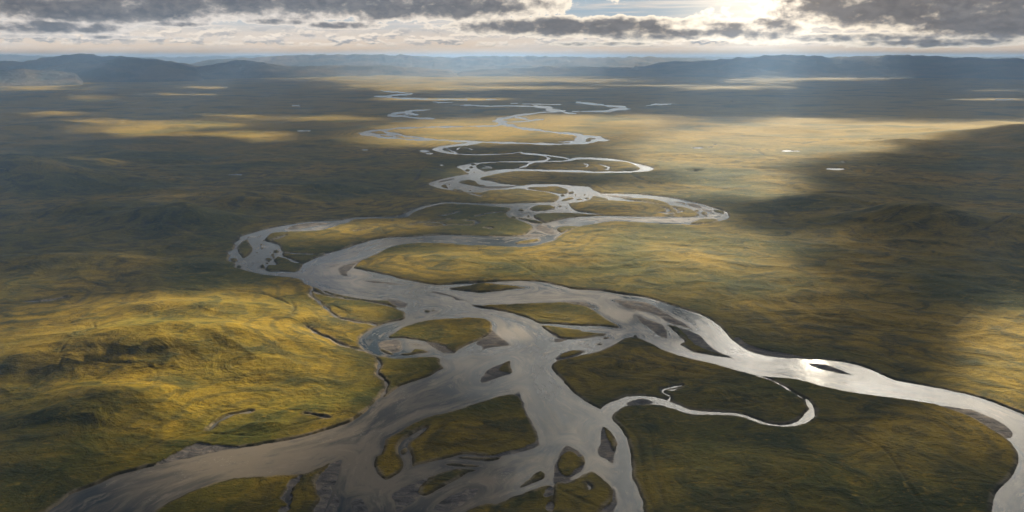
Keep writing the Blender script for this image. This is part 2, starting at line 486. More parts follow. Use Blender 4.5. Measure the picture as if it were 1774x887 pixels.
paint('W', T('O', (1600, 566), (1450, 578), (1250, 584), (1060, 582), (900, 566), (758, 530), (830, 498), (950, 478), (1100, 462), (1220, 444), (1300, 448), (1140, 484), (1000, 497), (900, 510), (870, 530), (960, 556), (1100, 571), (1300, 573), (1550, 567)))
for w_, t_, pts in [(16, 'O', [(900, 510), (960, 540), (1010, 562)]), (14, 'O', [(1010, 535), (1050, 506), (1130, 515), (1180, 530)]), (16, 'O', [(870, 505), (940, 490), (1020, 495)]),
                    (26, 'O', [(1550, 570), (1650, 558), (1774, 582)]), (22, 'U', [(905, 397), (880, 393)]),
                    (22, 'N', [(1200, 182), (1140, 215), (1080, 240), (1020, 246)]), (14, 'N', [(640, 244), (740, 244), (860, 252)]), (12, 'N', [(640, 218), (700, 222), (780, 240)]),
                    (12, 'M', [(975, 350), (1040, 368), (1052, 388), (1020, 402), (930, 404)]), (14, 'M', [(1100, 350), (1150, 382), (1182, 380), (1160, 402), (1080, 412), (990, 420)]), (14, 'M', [(1080, 436), (1112, 436)]),
                    (14, 'U', [(1215, 452), (1237, 463), (1225, 473)]), (14, 'U', [(1290, 455), (1345, 474), (1330, 485), (1390, 486)]),
                    (7, 'U', [(370, 757), (440, 754), (500, 765), (490, 775), (400, 770)]), (11, 'U', [(500, 771), (560, 768), (640, 770), (672, 758), (650, 745), (600, 746)]),
                    (9, 'N', [(250, 735), (330, 722), (460, 688)]), (7, 'N', [(230, 765), (380, 770)]), (11, 'N', [(620, 742), (720, 712), (900, 690)]), (9, 'N', [(700, 862), (760, 850), (775, 872)]),
                    (11, 'N', [(520, 500), (640, 525), (760, 560), (900, 590), (1080, 600)]), (6, 'N', [(-60, 830), (60, 800), (220, 806)]),
                    (7, 'A', [(530, 345), (570, 325), (640, 297), (690, 280)]), (6, 'A', [(640, 450), (740, 468), (900, 476), (1010, 482), (1090, 470)]),
                    (5, 'U', [(40, 800), (80, 792), (130, 785)]),
                    # small side creeks at the left of the delta
                    (3.0, 'C', [(245, 100), (262, 150), (380, 190), (480, 208), (600, 226), (750, 242), (850, 262), (1000, 290), (1100, 320), (1180, 355)]), (3.5, 'C', [(330, 120), (370, 160), (440, 185), (560, 215)]),
                    (3.2, 'C', [(240, 120), (225, 185), (300, 245), (345, 290), (400, 332), (460, 390), (540, 432), (600, 442), (700, 465), (850, 482), (915, 505)]),
                    (3.2, 'C', [(180, 510), (260, 562), (330, 600), (420, 632), (520, 690), (650, 728), (790, 757)]),
                    (4.2, 'F', [(290, 160), (340, 240), (315, 340), (385, 405), (410, 460), (390, 530), (350, 590)]),
                    (4.0, 'P', [(1070, 470), (1120, 425), (1200, 388), (1290, 375)]), (2.4, 'P', [(1560, 385), (1640, 400), (1690, 408)]),
                    (5, 'T', [(130, 660), (200, 655), (270, 648), (340, 634)])]:
    paint('W', strip(T(t_, *pts), w_), smooth=False)
# ponds on the plain
for u, v, ru, rv in [(1268, 178, 6, .6), (1209, 256.3, 11, 1.5), (1232, 255.4, 5, .9), (1365, 262, 11, 1.2), (1381, 262, 4, 1), (1448, 293, 17, 2.1),
                     (1518, 243.5, 9, 1.3), (1740, 173, 18, 1), (1203, 299, 5, 1.6), (1461, 281, 3, 1), (1523, 286, 3, 1), (735, 262, 8, 2.2), (743, 266, 7, 1.2), (632, 259.5, 5, 1), (410, 302.5, 13, 1.6), (698, 266.5, 3, 1),
                     (1240, 250, 4, .8), (765, 286.5, 3, .9), (512, 183, 7, 1), (527, 227, 10, 1)]:
    dot('W', '', u, v, ru, rv)

# --- bars and islands
G_, L_ = 'G', 'L'
for kind, t_, pts in [
    (L_, 'A', [(190, 395), (250, 348), (292, 333), (298, 360), (343, 422), (318, 470), (250, 517), (215, 482), (190, 450)]),
    (G_, 'A', [(690, 216), (760, 182), (860, 160), (1000, 153), (1150, 155), (1020, 182), (850, 212), (740, 224)]),
    (G_, 'A', [(560, 250), (700, 244), (760, 242), (600, 258)]),
    (L_, 'A', [(475, 642), (500, 590), (580, 590), (562, 542), (600, 505), (690, 525), (770, 565), (850, 578), (800, 655), (650, 652)]),
    (L_, 'A', [(625, 470), (700, 488), (830, 545), (872, 568), (1000, 508), (1080, 478), (900, 482), (740, 473)]),
    (G_, 'A', [(1212, 625), (1300, 580), (1460, 535), (1400, 580), (1335, 640), (1312, 675), (1330, 705), (1250, 690), (1228, 650)]),
    (G_, 'A', [(1085, 595), (1120, 602), (1240, 575), (1180, 602), (1110, 612)]),
    (G_, 'B', [(0, 624), (160, 642), (300, 664), (420, 672), (300, 672), (120, 656), (-40, 640)]),
    (L_, 'B', [(826, 712), (1000, 685), (1150, 660), (1300, 670), (1450, 680), (1600, 700), (1450, 716), (1300, 735), (1150, 748), (1000, 736)]),
    (G_, 'B', [(600, 745), (700, 745), (830, 775), (900, 800), (985, 828), (850, 824), (885, 812), (780, 782), (680, 760)]),
    (L_, 'B', [(1480, 242), (1600, 215), (1720, 203), (1725, 222), (1600, 252)]),
    (G_, 'B', [(1520, 168), (1740, 155), (1742, 172), (1600, 182)]),
    # pool
    (L_, 'L', [(780, 162), (850, 138), (912, 140), (850, 160)]),
    (L_, 'L', [(466, 243), (520, 216), (650, 208), (692, 220), (722, 240), (600, 267), (500, 267)]),
    (L_, 'L', [(430, 40), (550, 28), (760, 24), (855, 62), (820, 92), (700, 80), (560, 58)]),
    (L_, 'L', [(1120, 118), (1240, 142), (1252, 156), (1100, 172), (1010, 180), (1080, 150)]),
    (L_, 'L', [(330, 338), (450, 358), (592, 386), (560, 396), (440, 372)]),
    (G_, 'L', [(525, 440), (592, 408), (724, 490), (690, 508), (600, 486)]),
    (L_, 'L', [(745, 445), (850, 426), (960, 432), (860, 466), (778, 492)]),
    (G_, 'L', [(350, 524), (470, 512), (565, 512), (560, 526), (480, 536)]),
    (L_, 'L', [(0, 75), (200, 55), (370, 46), (540, 66), (690, 92), (757, 132), (700, 172), (450, 184), (0, 188)]),
    (G_, 'M', [(300, 500), (460, 482), (420, 494), (320, 506)]),
    # right loop
    (L_, 'M', [(560, 256), (700, 262), (850, 264), (980, 285), (1062, 322), (1000, 324), (800, 288), (680, 276)]),
    (G_, 'M', [(420, 228), (560, 232), (690, 244), (640, 256), (500, 248)]),
    (G_, 'M', [(1235, 308), (1350, 320), (1402, 366), (1300, 350)]), (G_, 'M', [(1400, 366), (1480, 378), (1492, 400), (1430, 392)]),
    (L_, 'M', [(1505, 373), (1600, 388), (1624, 416), (1545, 402)]), (L_, 'M', [(1275, 517), (1390, 472), (1500, 470), (1562, 484), (1520, 506), (1400, 518)]),
    (G_, 'M', [(1090, 285), (1200, 300), (1240, 318), (1140, 305)]),
    # above the pool
    (L_, 'N', [(435, 388), (520, 368), (600, 374), (645, 410), (710, 426), (620, 429), (540, 412)]), (G_, 'N', [(650, 432), (850, 430), (1050, 425), (900, 452), (700, 450)]),
    (L_, 'N', [(760, 365), (900, 380), (1060, 402), (1080, 418), (960, 410), (860, 398)]),
    (G_, 'N', [(225, 387), (300, 362), (420, 342), (340, 374), (255, 392)]), (L_, 'N', [(262, 426), (300, 413), (332, 450), (290, 446)]),
    (L_, 'N', [(385, 463), (470, 470), (482, 480), (400, 474)]), (G_, 'N', [(600, 474), (722, 476), (722, 484), (610, 484)]), (G_, 'N', [(160, 404), (208, 399), (180, 416)]),
    (L_, 'N', [(1150, 445), (1300, 438), (1450, 445), (1560, 470), (1540, 500), (1400, 490), (1250, 470)]),
    (L_, 'N', [(1335, 122), (1450, 134), (1568, 158), (1450, 168), (1350, 168), (1388, 146)]),
    # delta
    (L_, 'D', [(440, 283), (560, 296), (640, 288), (780, 284), (1000, 272), (1250, 262), (1400, 258), (1600, 295), (1700, 340)] ),
]:
    if t_ == 'D' and pts[0] == (440, 283):
        P = T('D', *pts) + T('E', (400, 420), (545, 515), (400, 506), (300, 500), (100, 495), (0, 486)) + T('D', (1280, 478), (1150, 475), (1050, 430), (900, 380), (700, 335), (540, 312))
        paint('L', P)
    else:
        paint(kind, T(t_, *pts))
for t_, cx, cy, rx, ry in [('A', 580, 448, 27, 15), ('A', 550, 485, 20, 17), ('A', 502, 532, 28, 17), ('A', 444, 608, 22, 26), ('A', 555, 512, 14, 9), ('A', 202, 605, 28, 13), ('A', 150, 535, 34, 22), ('A', 487, 570, 12, 8), ('A', 455, 338, 7, 6), ('A', 430, 378, 12, 7), ('A', 435, 412, 12, 6), ('A', 460, 386, 12, 6), ('A', 385, 457, 10, 8),
                           ('L', 885, 83, 26, 8), ('L', 1050, 142, 23, 8), ('L', 970, 152, 26, 6), ('L', 290, 338, 30, 12), ('L', 770, 222, 16, 6), ('L', 835, 240, 10, 5), ('L', 1020, 103, 12, 5), ('L', 930, 104, 10, 4), ('L', 370, 262, 26, 10), ('L', 800, 110, 22, 6), ('L', 445, 320, 14, 8),
                           ('M', 1340, 386, 18, 10), ('M', 1420, 412, 27, 15), ('M', 1212, 316, 12, 8), ('M', 1505, 412, 10, 6), ('M', 1440, 440, 12, 6),
                           ('N', 570, 236, 23, 8), ('N', 532, 266, 22, 8), ('N', 590, 206, 30, 5), ('N', 600, 286, 10, 4), ('N', 560, 474, 14, 6), ('N', 345, 412, 12, 5),
                           ('E', 415, 625, 30, 10), ('E', 340, 690, 26, 10), ('E', 715, 610, 27, 9), ('C', 1480, 342, 14, 8), ('C', 1420, 350, 34, 12)]:
    dot('L', t_, cx, cy, rx, ry)
# long loop island inside the left bend and the mid-left plain stay land by themselves
paint('G', T('C', (1010, 225), (1100, 240), (1212, 270), (1182, 312), (1100, 302), (1040, 270)))
# island with gravel tail
paint('G', T('D', (655, 545), (740, 610), (842, 692), (640, 725), (570, 747), (562, 712), (500, 680), (600, 610)))
paint('G', T('C', (1400, 660), (1560, 672), (1700, 776), (1560, 768)))
paint('L', T('C', (1030, 610), (1100, 560), (1210, 500), (1400, 452), (1600, 430), (1774, 425)) + T('D', (350, 420), (550, 420), (640, 450), (667, 500), (660, 560), (600, 612), (450, 682), (320, 740), (280, 777), (220, 745), (150, 692), (0, 662)) + T('C', (1300, 642), (1150, 622), (1050, 626)))
paint('G', T('C', (920, 682), (1000, 650), (1120, 640), (1160, 700), (1140, 760), (1050, 778), (960, 752)))
paint('L', T('C', (936, 735), (1000, 752), (1082, 793), (1020, 790), (960, 765)))
paint('L', T('C', (1140, 786), (1250, 776), (1300, 735), (1432, 765), (1320, 785), (1200, 804)))
paint('G', T('C', (1245, 690), (1300, 680), (1370, 690), (1300, 700)))
paint('G', T('E', (0, 250), (150, 250), (240, 280), (305, 322), (200, 297), (60, 276)))
paint('L', T('D', (1310, 612), (1222, 542), (1165, 500), (1250, 500), (1400, 522), (1560, 540)) + T('E', (180, 560), (420, 588), (330, 606), (100, 636), (0, 632)))
paint('D', T('D', (1240, 560), (1330, 600), (1340, 625), (1300, 640), (1250, 590)))
paint('G', T('D', (1310, 635), (1440, 632), (1380, 660), (1320, 665)))
paint('G', T('E', (490, 236), (620, 240), (830, 262), (960, 330), (1050, 380), (1200, 465), (1268, 522), (1150, 492), (1060, 470), (900, 382), (760, 350), (650, 330), (560, 280)))
paint('W', strip(T('E', (700, 270), (740, 283), (775, 296)), 4), smooth=False)
paint('W', strip(T('E', (880, 392), (980, 405), (1070, 415)), 3), smooth=False)
paint('G', T('E', (740, 388), (830, 430), (960, 470), (1010, 510), (1047, 622), (960, 602), (860, 522), (790, 482), (750, 430)))
paint('G', T('E', (1040, 488), (1150, 513), (1340, 578), (1420, 640), (1500, 720), (1620, 790), (1765, 842), (1500, 802), (1300, 762), (1220, 712), (1180, 690), (1212, 650), (1150, 590), (1080, 522)))
paint('L', T('E', (1040, 488), (1150, 520), (1230, 600), (1330, 700), (1500, 770), (1650, 815), (1500, 800), (1300, 760), (1220, 712), (1182, 690), (1212, 650), (1150, 590), (1080, 522)))
paint('G', T('S', (285, 0), (300, 22), (355, 60), (470, 92), (620, 103), (700, 108), (560, 78), (450, 62), (360, 30), (310, -5)))
paint('G', T('S', (670, 124), (770, 135), (868, 172), (888, 186), (780, 168), (700, 146)))
paint('G', T('S', (1350, 345), (1500, 362), (1600, 398), (1690, 452), (1722, 500), (1670, 508), (1600, 462), (1480, 396)))
paint('G', T('F', (1380, 432), (1420, 330), (1500, 270), (1640, 222), (1672, 213), (1684, 260), (1692, 335), (1550, 382)))
paint('L', T('F', (1560, 300), (1640, 222), (1672, 213), (1684, 260), (1690, 332), (1640, 330)))
paint('G', T('Q', (1160, 282), (1200, 320), (1220, 380), (1262, 450), (1283, 520), (1265, 556), (1150, 588), (1040, 612), (1000, 590)))
paint('L', T('Q', (1160, 288), (1192, 330), (1210, 380), (1252, 450), (1276, 505), (1240, 545), (1130, 578), (1020, 602), (900, 592), (780, 620), (635, 655), (560, 692), (490, 721), (440, 655), (442, 605), (475, 590), (500, 520), (580, 465), (700, 405), (820, 375), (1000, 320), (1100, 292)))
paint('W', T('H', (705, 25), (610, 60), (500, 130), (440, 180), (415, 240), (425, 300), (460, 370), (465, 410), (440, 470), (390, 510), (330, 560), (420, 560), (500, 480), (548, 430), (562, 340), (522, 262), (505, 210), (560, 150), (645, 88)))
paint('L', T('H', (440, 262), (492, 232), (502, 262), (458, 302)))
paint('L', T('H', (1030, 335), (1080, 320), (1400, 330), (1490, 324), (1350, 366), (1150, 352)))
paint('L', T('H', (900, 405), (1000, 386), (1150, 403), (1275, 416), (1150, 427)))
paint('G', T('H', (345, 710), (420, 660), (520, 610), (640, 560), (760, 520), (700, 600), (640, 700), (580, 780), (480, 840), (400, 900), (380, 800)))
paint('L', T('H', (625, 660), (650, 610), (700, 570), (800, 500), (1000, 450), (1210, 455), (1130, 482), (1050, 540), (900, 612), (780, 680), (690, 718), (635, 700)))
paint('G', T('H', (740, 900), (860, 770), (1060, 672), (1240, 648), (1150, 762), (1000, 850), (850, 905)))
paint('G', T('J', (415, 480), (550, 392), (660, 345), (650, 450), (610, 560), (590, 680), (640, 790), (600, 900), (560, 1000), (300, 1000), (440, 740), (390, 620)))
paint('W', strip(T('J', (560, 600), (575, 680), (540, 770), (480, 900)), 3), smooth=False)
paint('G', T('J', (760, 780), (860, 740), (900, 800), (930, 900), (800, 960)))
paint('L', T('P', (700, 1050), (790, 887), (870, 835), (960, 790), (1060, 750), (1200, 715), (1400, 700), (1560, 690), (1640, 660), (1690, 640), (1620, 730), (1620, 780), (1640, 830), (1600, 887), (1560, 1050)))
paint('D', strip(T('P', (1545, 700), (1500, 745), (1470, 800), (1478, 850), (1440, 900)), 9), smooth=False)
paint('W', strip(T('P', (1490, 770), (1470, 810), (1478, 840)), 4), smooth=False)
paint('G', T('I', (740, 205), (660, 280), (600, 400), (580, 520), (600, 610), (760, 590), (880, 500), (905, 400), (880, 310)))
paint('L', T('I', (630, 400), (650, 335), (700, 290), (770, 278), (850, 330), (892, 318), (902, 390), (862, 430), (800, 460), (760, 520), (690, 512), (650, 470)))
paint('W', T('I', (770, 540), (860, 480), (900, 430), (960, 440), (900, 500), (800, 560)))
paint('G', T('I', (1200, 640), (1238, 800), (1200, 887), (1150, 1000), (1000, 1000), (1110, 800)))
paint('L', T('I', (590, 610), (760, 582), (900, 500), (985, 478), (1080, 540), (1150, 612), (1200, 690), (1180, 790), (1110, 850), (1080, 890), (1060, 1100), (560, 1100), (520, 880), (580, 740)))
paint('W', strip(T('I', (930, 600), (955, 640), (940, 660)), 3), smooth=False)
paint('L', T('I', (-620, 1060), (-330, 890), (-150, 810), (0, 800), (180, 730), (400, 650), (520, 615), (585, 640), (575, 740), (540, 1060)))
paint('D', T('I', (480, 720), (520, 650), (580, 640), (590, 700), (520, 740)))
paint('D', T('I', (500, 860), (540, 790), (590, 800), (570, 890)))
paint('G', T('I', (1098, 12), (1180, 70), (1237, 170), (1212, 260), (1195, 390), (1110, 345), (1045, 312), (1038, 250), (1062, 180), (1068, 80)))
paint('L', T('I', (1108, 25), (1190, 90), (1232, 175), (1205, 262), (1165, 190), (1120, 90)))
paint('L', T('I', (240, 632), (340, 540), (440, 470), (490, 500), (470, 545), (350, 600)))
# big right-hand land with its creek
paint('L', T('R', (540, 0), (600, -4), (660, 18), (750, 62), (870, 102), (1000, 130), (1100, 160), (1250, 192)) + T('S', (600, 207), (750, 247), (900, 277), (1050, 300), (1250, 327), (1350, 349), (1500, 403), (1600, 462), (1680, 512), (1720, 552), (1745, 600), (1738, 650), (1700, 720), (1630, 792), (1606, 887), (1590, 1100), (1500, 1500)) + T('R', (700, 1500), (650, 1050), (638, 887), (620, 800), (580, 710), (568, 600), (545, 500), (500, 440), (472, 410), (420, 367), (360, 332), (280, 280), (220, 212), (182, 172), (165, 140), (200, 112), (300, 90), (430, 56)))
paint('G', T('R', (180, 100), (250, 62), (330, 60), (300, 88), (205, 112)))
paint('L', T('R', (210, 88), (270, 66), (320, 64), (290, 82), (220, 100)))
paint('W', T('R', (410, 368), (450, 335), (540, 300), (620, 292), (720, 305), (800, 335), (870, 360), (950, 372), (1050, 378), (1130, 385), (1200, 410), (1270, 432), (1340, 440), (1400, 435), (1440, 410), (1465, 385), (1480, 355), (1462, 315), (1475, 312), (1505, 350), (1512, 375), (1495, 415), (1450, 436), (1390, 449), (1320, 450), (1230, 432), (1150, 402), (1080, 391), (950, 388), (880, 385), (800, 362), (720, 340), (640, 336), (545, 345), (500, 370), (470, 400), (480, 440), (420, 430)))
paint('G', T('R', (545, 336), (580, 315), (640, 306), (690, 328), (640, 336), (580, 342)))
for w_, t_, pts in [(2.2, 'R', [(1215, 188), (1300, 216), (1370, 255), (1420, 285), (1466, 318)]), (3.2, 'R', [(762, 318), (770, 296), (735, 275), (747, 258), (800, 246), (832, 240)]), (2.2, 'R', [(755, 262), (790, 262), (820, 250)]),]:
    paint('W', strip(T(t_, *pts), w_), smooth=False)

paint('D', T('P', (780, 660), (860, 612), (1000, 542), (1100, 548), (1230, 560), (1130, 600), (950, 640), (850, 670)))
# --- dry gullies and old channels cut into the grass (not wet)
gully = np.zeros((NV, NU))
GUL = [(4, 2.0, 'T', [(-60, 810), (200, 800), (400, 790), (680, 762), (1000, 720), (1200, 712), (1400, 728), (1500, 745), (1560, 780), (1620, 812)]),
       (5, 3.0, 'T', [(-60, 575), (200, 570), (350, 575), (700, 590), (1000, 603), (1200, 610), (1350, 625), (1450, 660), (1510, 700), (1490, 742)]),
       (3, 1.5, 'P', [(-40, 310), (100, 270), (180, 240), (300, 200), (340, 165), (400, 170), (600, 178), (750, 182), (812, 210), (790, 280), (850, 302), (930, 350), (1080, 350), (1200, 360), (1300, 343), (1400, 368), (1560, 378), (1774, 386)]),
       (4, 2.2, 'P', [(320, 150), (380, 90), (440, 60), (490, 0), (480, -60)]), (4, 2.5, 'P', [(700, 600), (800, 545), (930, 500), (1050, 470), (1080, 420), (1130, 385), (1250, 362)]),
       (3, 2.5, 'P', [(1100, 490), (1250, 500), (1380, 495), (1500, 450), (1640, 415), (1774, 380)]),
       (3, 1.5, 'P', [(0, 490), (150, 470), (260, 380), (330, 300)]), (3, 1.2, 'P', [(1000, 330), (1150, 240), (1300, 180), (1500, 60), (1560, -20)]), (3, 1.0, 'P', [(500, 500), (620, 420), (760, 400), (900, 420)]),
       (8, 3, 'T', [(0, 670), (130, 672), (260, 655), (380, 632)]), (8, 2.5, 'T', [(350, 520), (450, 500), (640, 460), (800, 470)]), (9, 3, 'T', [(200, 220), (400, 212), (560, 190), (700, 180)]),
       (8, 3, 'T', [(620, 310), (760, 290), (900, 300), (1100, 330)]), (8, 3, 'T', [(640, 320), (750, 340), (860, 345)]),
       (4, 1.5, 'R', [(830, 240), (760, 215), (620, 225), (560, 260)]), (5, 1.6, 'K', [(170, 385), (350, 350), (600, 345), (800, 375), (1000, 420), (1200, 440), (1380, 480), (1450, 560), (1420, 620), (1300, 660)]), (4, 1.2, 'K', [(600, 380), (780, 380), (950, 410), (1100, 470)]),
       (5, 1.5, 'K', [(800, 640), (1000, 630), (1150, 600), (1250, 570)]),
       (3, 1.6, 'S', [(740, 420), (850, 470), (950, 530), (1050, 590), (1130, 680), (1200, 790), (1290, 900)]), (3, 1.2, 'S', [(640, 250), (800, 270), (1000, 330), (1150, 360)]),
       (6, 2, 'R', [(490, 410), (590, 490), (620, 600), (640, 760), (700, 900)]), (5, 1.6, 'R', [(560, 400), (650, 430), (680, 560), (700, 700), (740, 850)]), (6, 1.6, 'R', [(1000, 330), (1200, 330), (1300, 300)]),
       (5, 1.8, 'R', [(330, 50), (500, 110), (700, 140), (900, 180), (1100, 200)]), (4, 1.2, 'R', [(250, 130), (400, 160), (560, 165), (740, 200)]),
       (5, 2, 'B', [(60, 380), (300, 320), (700, 290), (1100, 290), (1500, 295)]), (6, 1.6, 'B', [(1100, 405), (1200, 345), (1320, 325), (1600, 345), (1774, 360)]), (6, 1.8, 'B', [(720, 540), (860, 545), (1000, 575), (1200, 600), (1400, 605)]), (7, 1.8, 'B', [(1400, 420), (1560, 490), (1700, 560), (1774, 585)]),
       (7, 2, 'L', [(350, 690), (500, 705), (700, 740), (850, 770), (1100, 775), (1280, 800)]), (8, 2, 'L', [(800, 595), (1000, 640), (1200, 620)]), (7, 2, 'L', [(1280, 800), (1450, 830), (1600, 790), (1774, 770)]), (6, 2, 'L', [(1400, 540), (1540, 590), (1640, 600)]),
       (9, 2.5, 'M', [(100, 30), (20, 60), (130, 110), (300, 150), (500, 195)]), (9, 2.5, 'M', [(350, 20), (200, 40), (180, 80), (330, 170), (560, 200)]), (8, 2, 'M', [(780, 800), (1000, 805), (1180, 800), (1320, 770), (1450, 760)]),
       (6, 2, 'X', [(500, 260), (650, 272), (800, 300)]), (8, 3, 'X', [(560, 440), (720, 455), (860, 455), (1000, 470), (1200, 490), (1450, 500)]), (6, 2.2, 'X', [(530, 690), (700, 730), (900, 760), (1100, 790), (1300, 810)]), (6, 2, 'X', [(1370, 630), (1430, 690), (1500, 710), (1420, 790)]),
       (8, 3, 'X', [(1500, 360), (1600, 340), (1774, 290)]), (6, 2, 'X', [(640, 370), (760, 380), (900, 410), (1080, 430)]), (7, 2, 'C', [(20, 250), (60, 330), (30, 400)]), (3, 2, 'C', [(0, 405), (60, 425), (130, 450), (190, 500)]), (3, 1.5, 'C', [(190, 500), (260, 480), (330, 460), (270, 400)]),
       (3, 1.5, 'C', [(440, 290), (560, 350), (640, 400), (800, 450)]), (3, 2, 'D', [(1050, 415), (1300, 440), (1500, 465), (1600, 490)]), (3, 1.2, 'D', [(880, 305), (1100, 310), (1300, 370), (1500, 400)]),
       (4, 2, 'H', [(760, 60), (900, 20), (1060, -40)]), (3, 1.5, 'H', [(560, 220), (585, 330), (600, 400)]), (4, 2.2, 'I', [(620, 650), (800, 740), (950, 810), (1080, 870)]), (4, 2.0, 'I', [(200, 790), (400, 760), (560, 760)]), (5, 2, 'I', [(800, 420), (880, 400)]),
       (16, 4, 'U', [(0, 520), (150, 560), (330, 555), (400, 480), (520, 500)]), (14, 3, 'U', [(100, 600), (300, 590), (420, 560)]), (16, 4, 'U', [(1420, 480), (1500, 540), (1600, 560)]), (14, 3, 'U', [(700, 290), (900, 292), (1050, 296)]), (8, 2, 'U', [(20, 755), (200, 765), (260, 790)]), (7, 2, 'U', [(180, 790), (230, 830), (400, 800)]),
       (20, 4, 'Y', [(380, 760), (420, 780), (440, 800)]), (24, 4, 'Y', [(620, 740), (780, 715), (860, 720)]), (30, 5, 'Y', [(500, 720), (640, 730), (780, 715)])]
for w_, dep, t_, pts in GUL:
    P = strip(T(t_, *pts), w_ * 0.8)
    r = poly_sd(P)
    if r is None: continue
    w, s = r
    dd = np.hypot(GY[w], CAMZ)
    s = s + (0.8 + dd / 900) * fbm(GX[w] / 14, GY[w] / 14, 2, 5)
    soft = 1.6 + w_ * 0.35
    gully[w] = np.maximum(gully[w], dep * np.clip(sstep(s, -soft, soft), 0, 1) * (0.55 + 0.6 * fbm(GX[w] / 60, GY[w] / 60, 2, 9)))

# ------------------------------------------------------------------ wide distance to the water (coarse)
cj = slice(0, NV, 6); ci = slice(0, NU, 8)
cX, cY, cW = GX[cj, ci], GY[cj, ci], dW[cj, ci]
wm = (dW > -2) & (dW < 12) & (VV > 110)
wy, wx = np.nonzero(wm)
sel = np.random.RandomState(1).permutation(len(wy))[:7000]
wxp, wyp = GX[wy[sel], wx[sel]], GY[wy[sel], wx[sel]]
far = np.full(cX.shape, 1e9)
for k in range(0, len(sel), 100):
    d = np.hypot(cX[..., None] - wxp[k:k + 100], cY[..., None] - wyp[k:k + 100]).min(-1)
    far = np.minimum(far, d)


def up(a, shape):
    J = np.linspace(0, a.shape[0] - 1, shape[0]) if False else np.clip(np.arange(shape[0]) / 6.0, 0, a.shape[0] - 1)
    I = np.clip(np.arange(shape[1]) / 8.0, 0, a.shape[1] - 1)
    j0 = np.floor(J).astype(int); i0 = np.floor(I).astype(int)
    j1 = np.minimum(j0 + 1, a.shape[0] - 1); i1 = np.minimum(i0 + 1, a.shape[1] - 1)
    fj = (J - j0)[:, None]; fi = (I - i0)[None, :]
    return (a[j0][:, i0] * (1 - fj) * (1 - fi) + a[j0][:, i1] * (1 - fj) * fi + a[j1][:, i0] * fj * (1 - fi) + a[j1][:, i1] * fj * fi)


farD = up(far, dW.shape)

# ------------------------------------------------------------------ relief
DIST = np.hypot(GX, GY)
land = np.clip(-dW, 0, 1e9)
away = sstep(farD, 15, 420)
ax, ay = GX, GY
cfl = lambda wl: sstep(wl / np.maximum(DIST * DIST / (CAMZ * F) * 1.2, 0.1), 1.0, 3.0)      # drop waves finer than the grid
wx_ = ax + 60 * fbm(ax / 380, ay / 380, 2, 21); wy_ = ay + 60 * fbm(ax / 380 + 5, ay / 380, 2, 23)
relief = (14 + 16 * sstep(-GX / np.maximum(DIST, 1), 0.10, 0.45)) * away * fbm(wx_ / 520, wy_ / 420, 3, 2) * cfl(250)
relief += 3.4 * sstep(farD, 8, 160) * (1 - np.abs(fbm(wx_ / 190, wy_ / 130, 3, 12)) * 2.2) * cfl(70) - 1.7 * sstep(farD, 8, 160)
relief += 1.5 * sstep(land, 3, 45) * fbm(wx_ / 48, wy_ / 34, 3, 14) * cfl(20)
relief += 0.45 * sstep(land, 2, 20) * fbm(ax / 11, ay / 8, 3, 15) * cfl(6)
relief += 30 * sstep(DIST, 2500, 6000) * sstep(farD, 100, 900) * fbm(ax / 1900, ay / 1500, 4, 6)
relief += 60 * sstep(DIST, 8000, 16000) * fbm(ax / 5200, ay / 3600, 4, 8)
# named rises: photo px of the foot centre, ground half sizes (m), height (m)
for u, v, rx, ry, h in [(20, 318, 330, 170, 62), (-120, 300, 500, 260, 70), (310, 388, 140, 80, 44), (450, 355, 120, 60, 22), (130, 370, 160, 80, 24), (560, 330, 120, 60, 16), (300, 350, 190, 80, 12), (1545, 388, 130, 90, 36), (1420, 350, 140, 80, 18), (1680, 405, 220, 120, 26), (1770, 400, 260, 160, 26), (1810, 240, 460, 420, 52), (1660, 240, 330, 160, 20), (1930, 262, 600, 420, 46),
                        (1560, 250, 200, 90, 18), (60, 172, 700, 500, 60), (230, 610, 150, 80, 22), (390, 600, 130, 60, 18), (120, 720, 100, 55, 16), (40, 640, 90, 50, 14), (230, 700, 60, 35, 10), (470, 640, 90, 50, 9), (330, 540, 200, 40, 9), (60, 800, 90, 40, 8), (110, 460, 240, 50, 14), (640, 560, 14, 8, 2), (500, 560, 60, 30, 5),
                        (460, 740, 28, 9, 3.5), (1240, 683, 45, 30, 3), (1350, 820, 80, 50, 5), (1550, 760, 70, 50, 5), (780, 760, 38, 22, 2.5), (1080, 630, 50, 25, 3), (760, 450, 110, 45, 4), (1100, 450, 180, 90, 8), (1200, 300, 300, 200, 10), (930, 290, 60, 25, 2)]:
    X0, Y0 = px_ground(u, v)
    q = ((GX - X0) / rx) ** 2 + ((GY - Y0) / ry) ** 2
    relief += h * np.exp(-q * 1.1) * sstep(land, 1, 30) * (1 + 0.35 * fbm(GX / (rx * .8), GY / (ry * 1.1), 2, 40))
bank = (1.45 + 1.3 * fbm(GX / 130, GY / 130, 2, 50))
bank = np.clip(bank, 0.5, 3.2)
bw = 1.7 + 2.0 * sstep(fbm(GX / 90, GY / 90, 2, 52), -0.2, 0.5)
sideW = np.clip(DIST / 900, 1, 1.5)
zland = bank * sideW * sstep(land, -0.6, bw + 0.8) + relief - gully * sstep(land, 1.0, 5.0)
zland = np.maximum(zland, 0.22 + 0.0 * zland)
gm = sstep(dG, -0.7, 0.7)
zgrav = 0.10 + 0.5 * sstep(land, 0, 14) + 0.25 * fbm(GX / 14, GY / 9, 3, 60) + 0.1 * fbm(GX / 5, GY / 3, 2, 61)
zg = np.maximum(zgrav, 0.05)
zz = zland * (1 - gm) + zg * gm
edge = sstep(land, 0.0, 0.9)
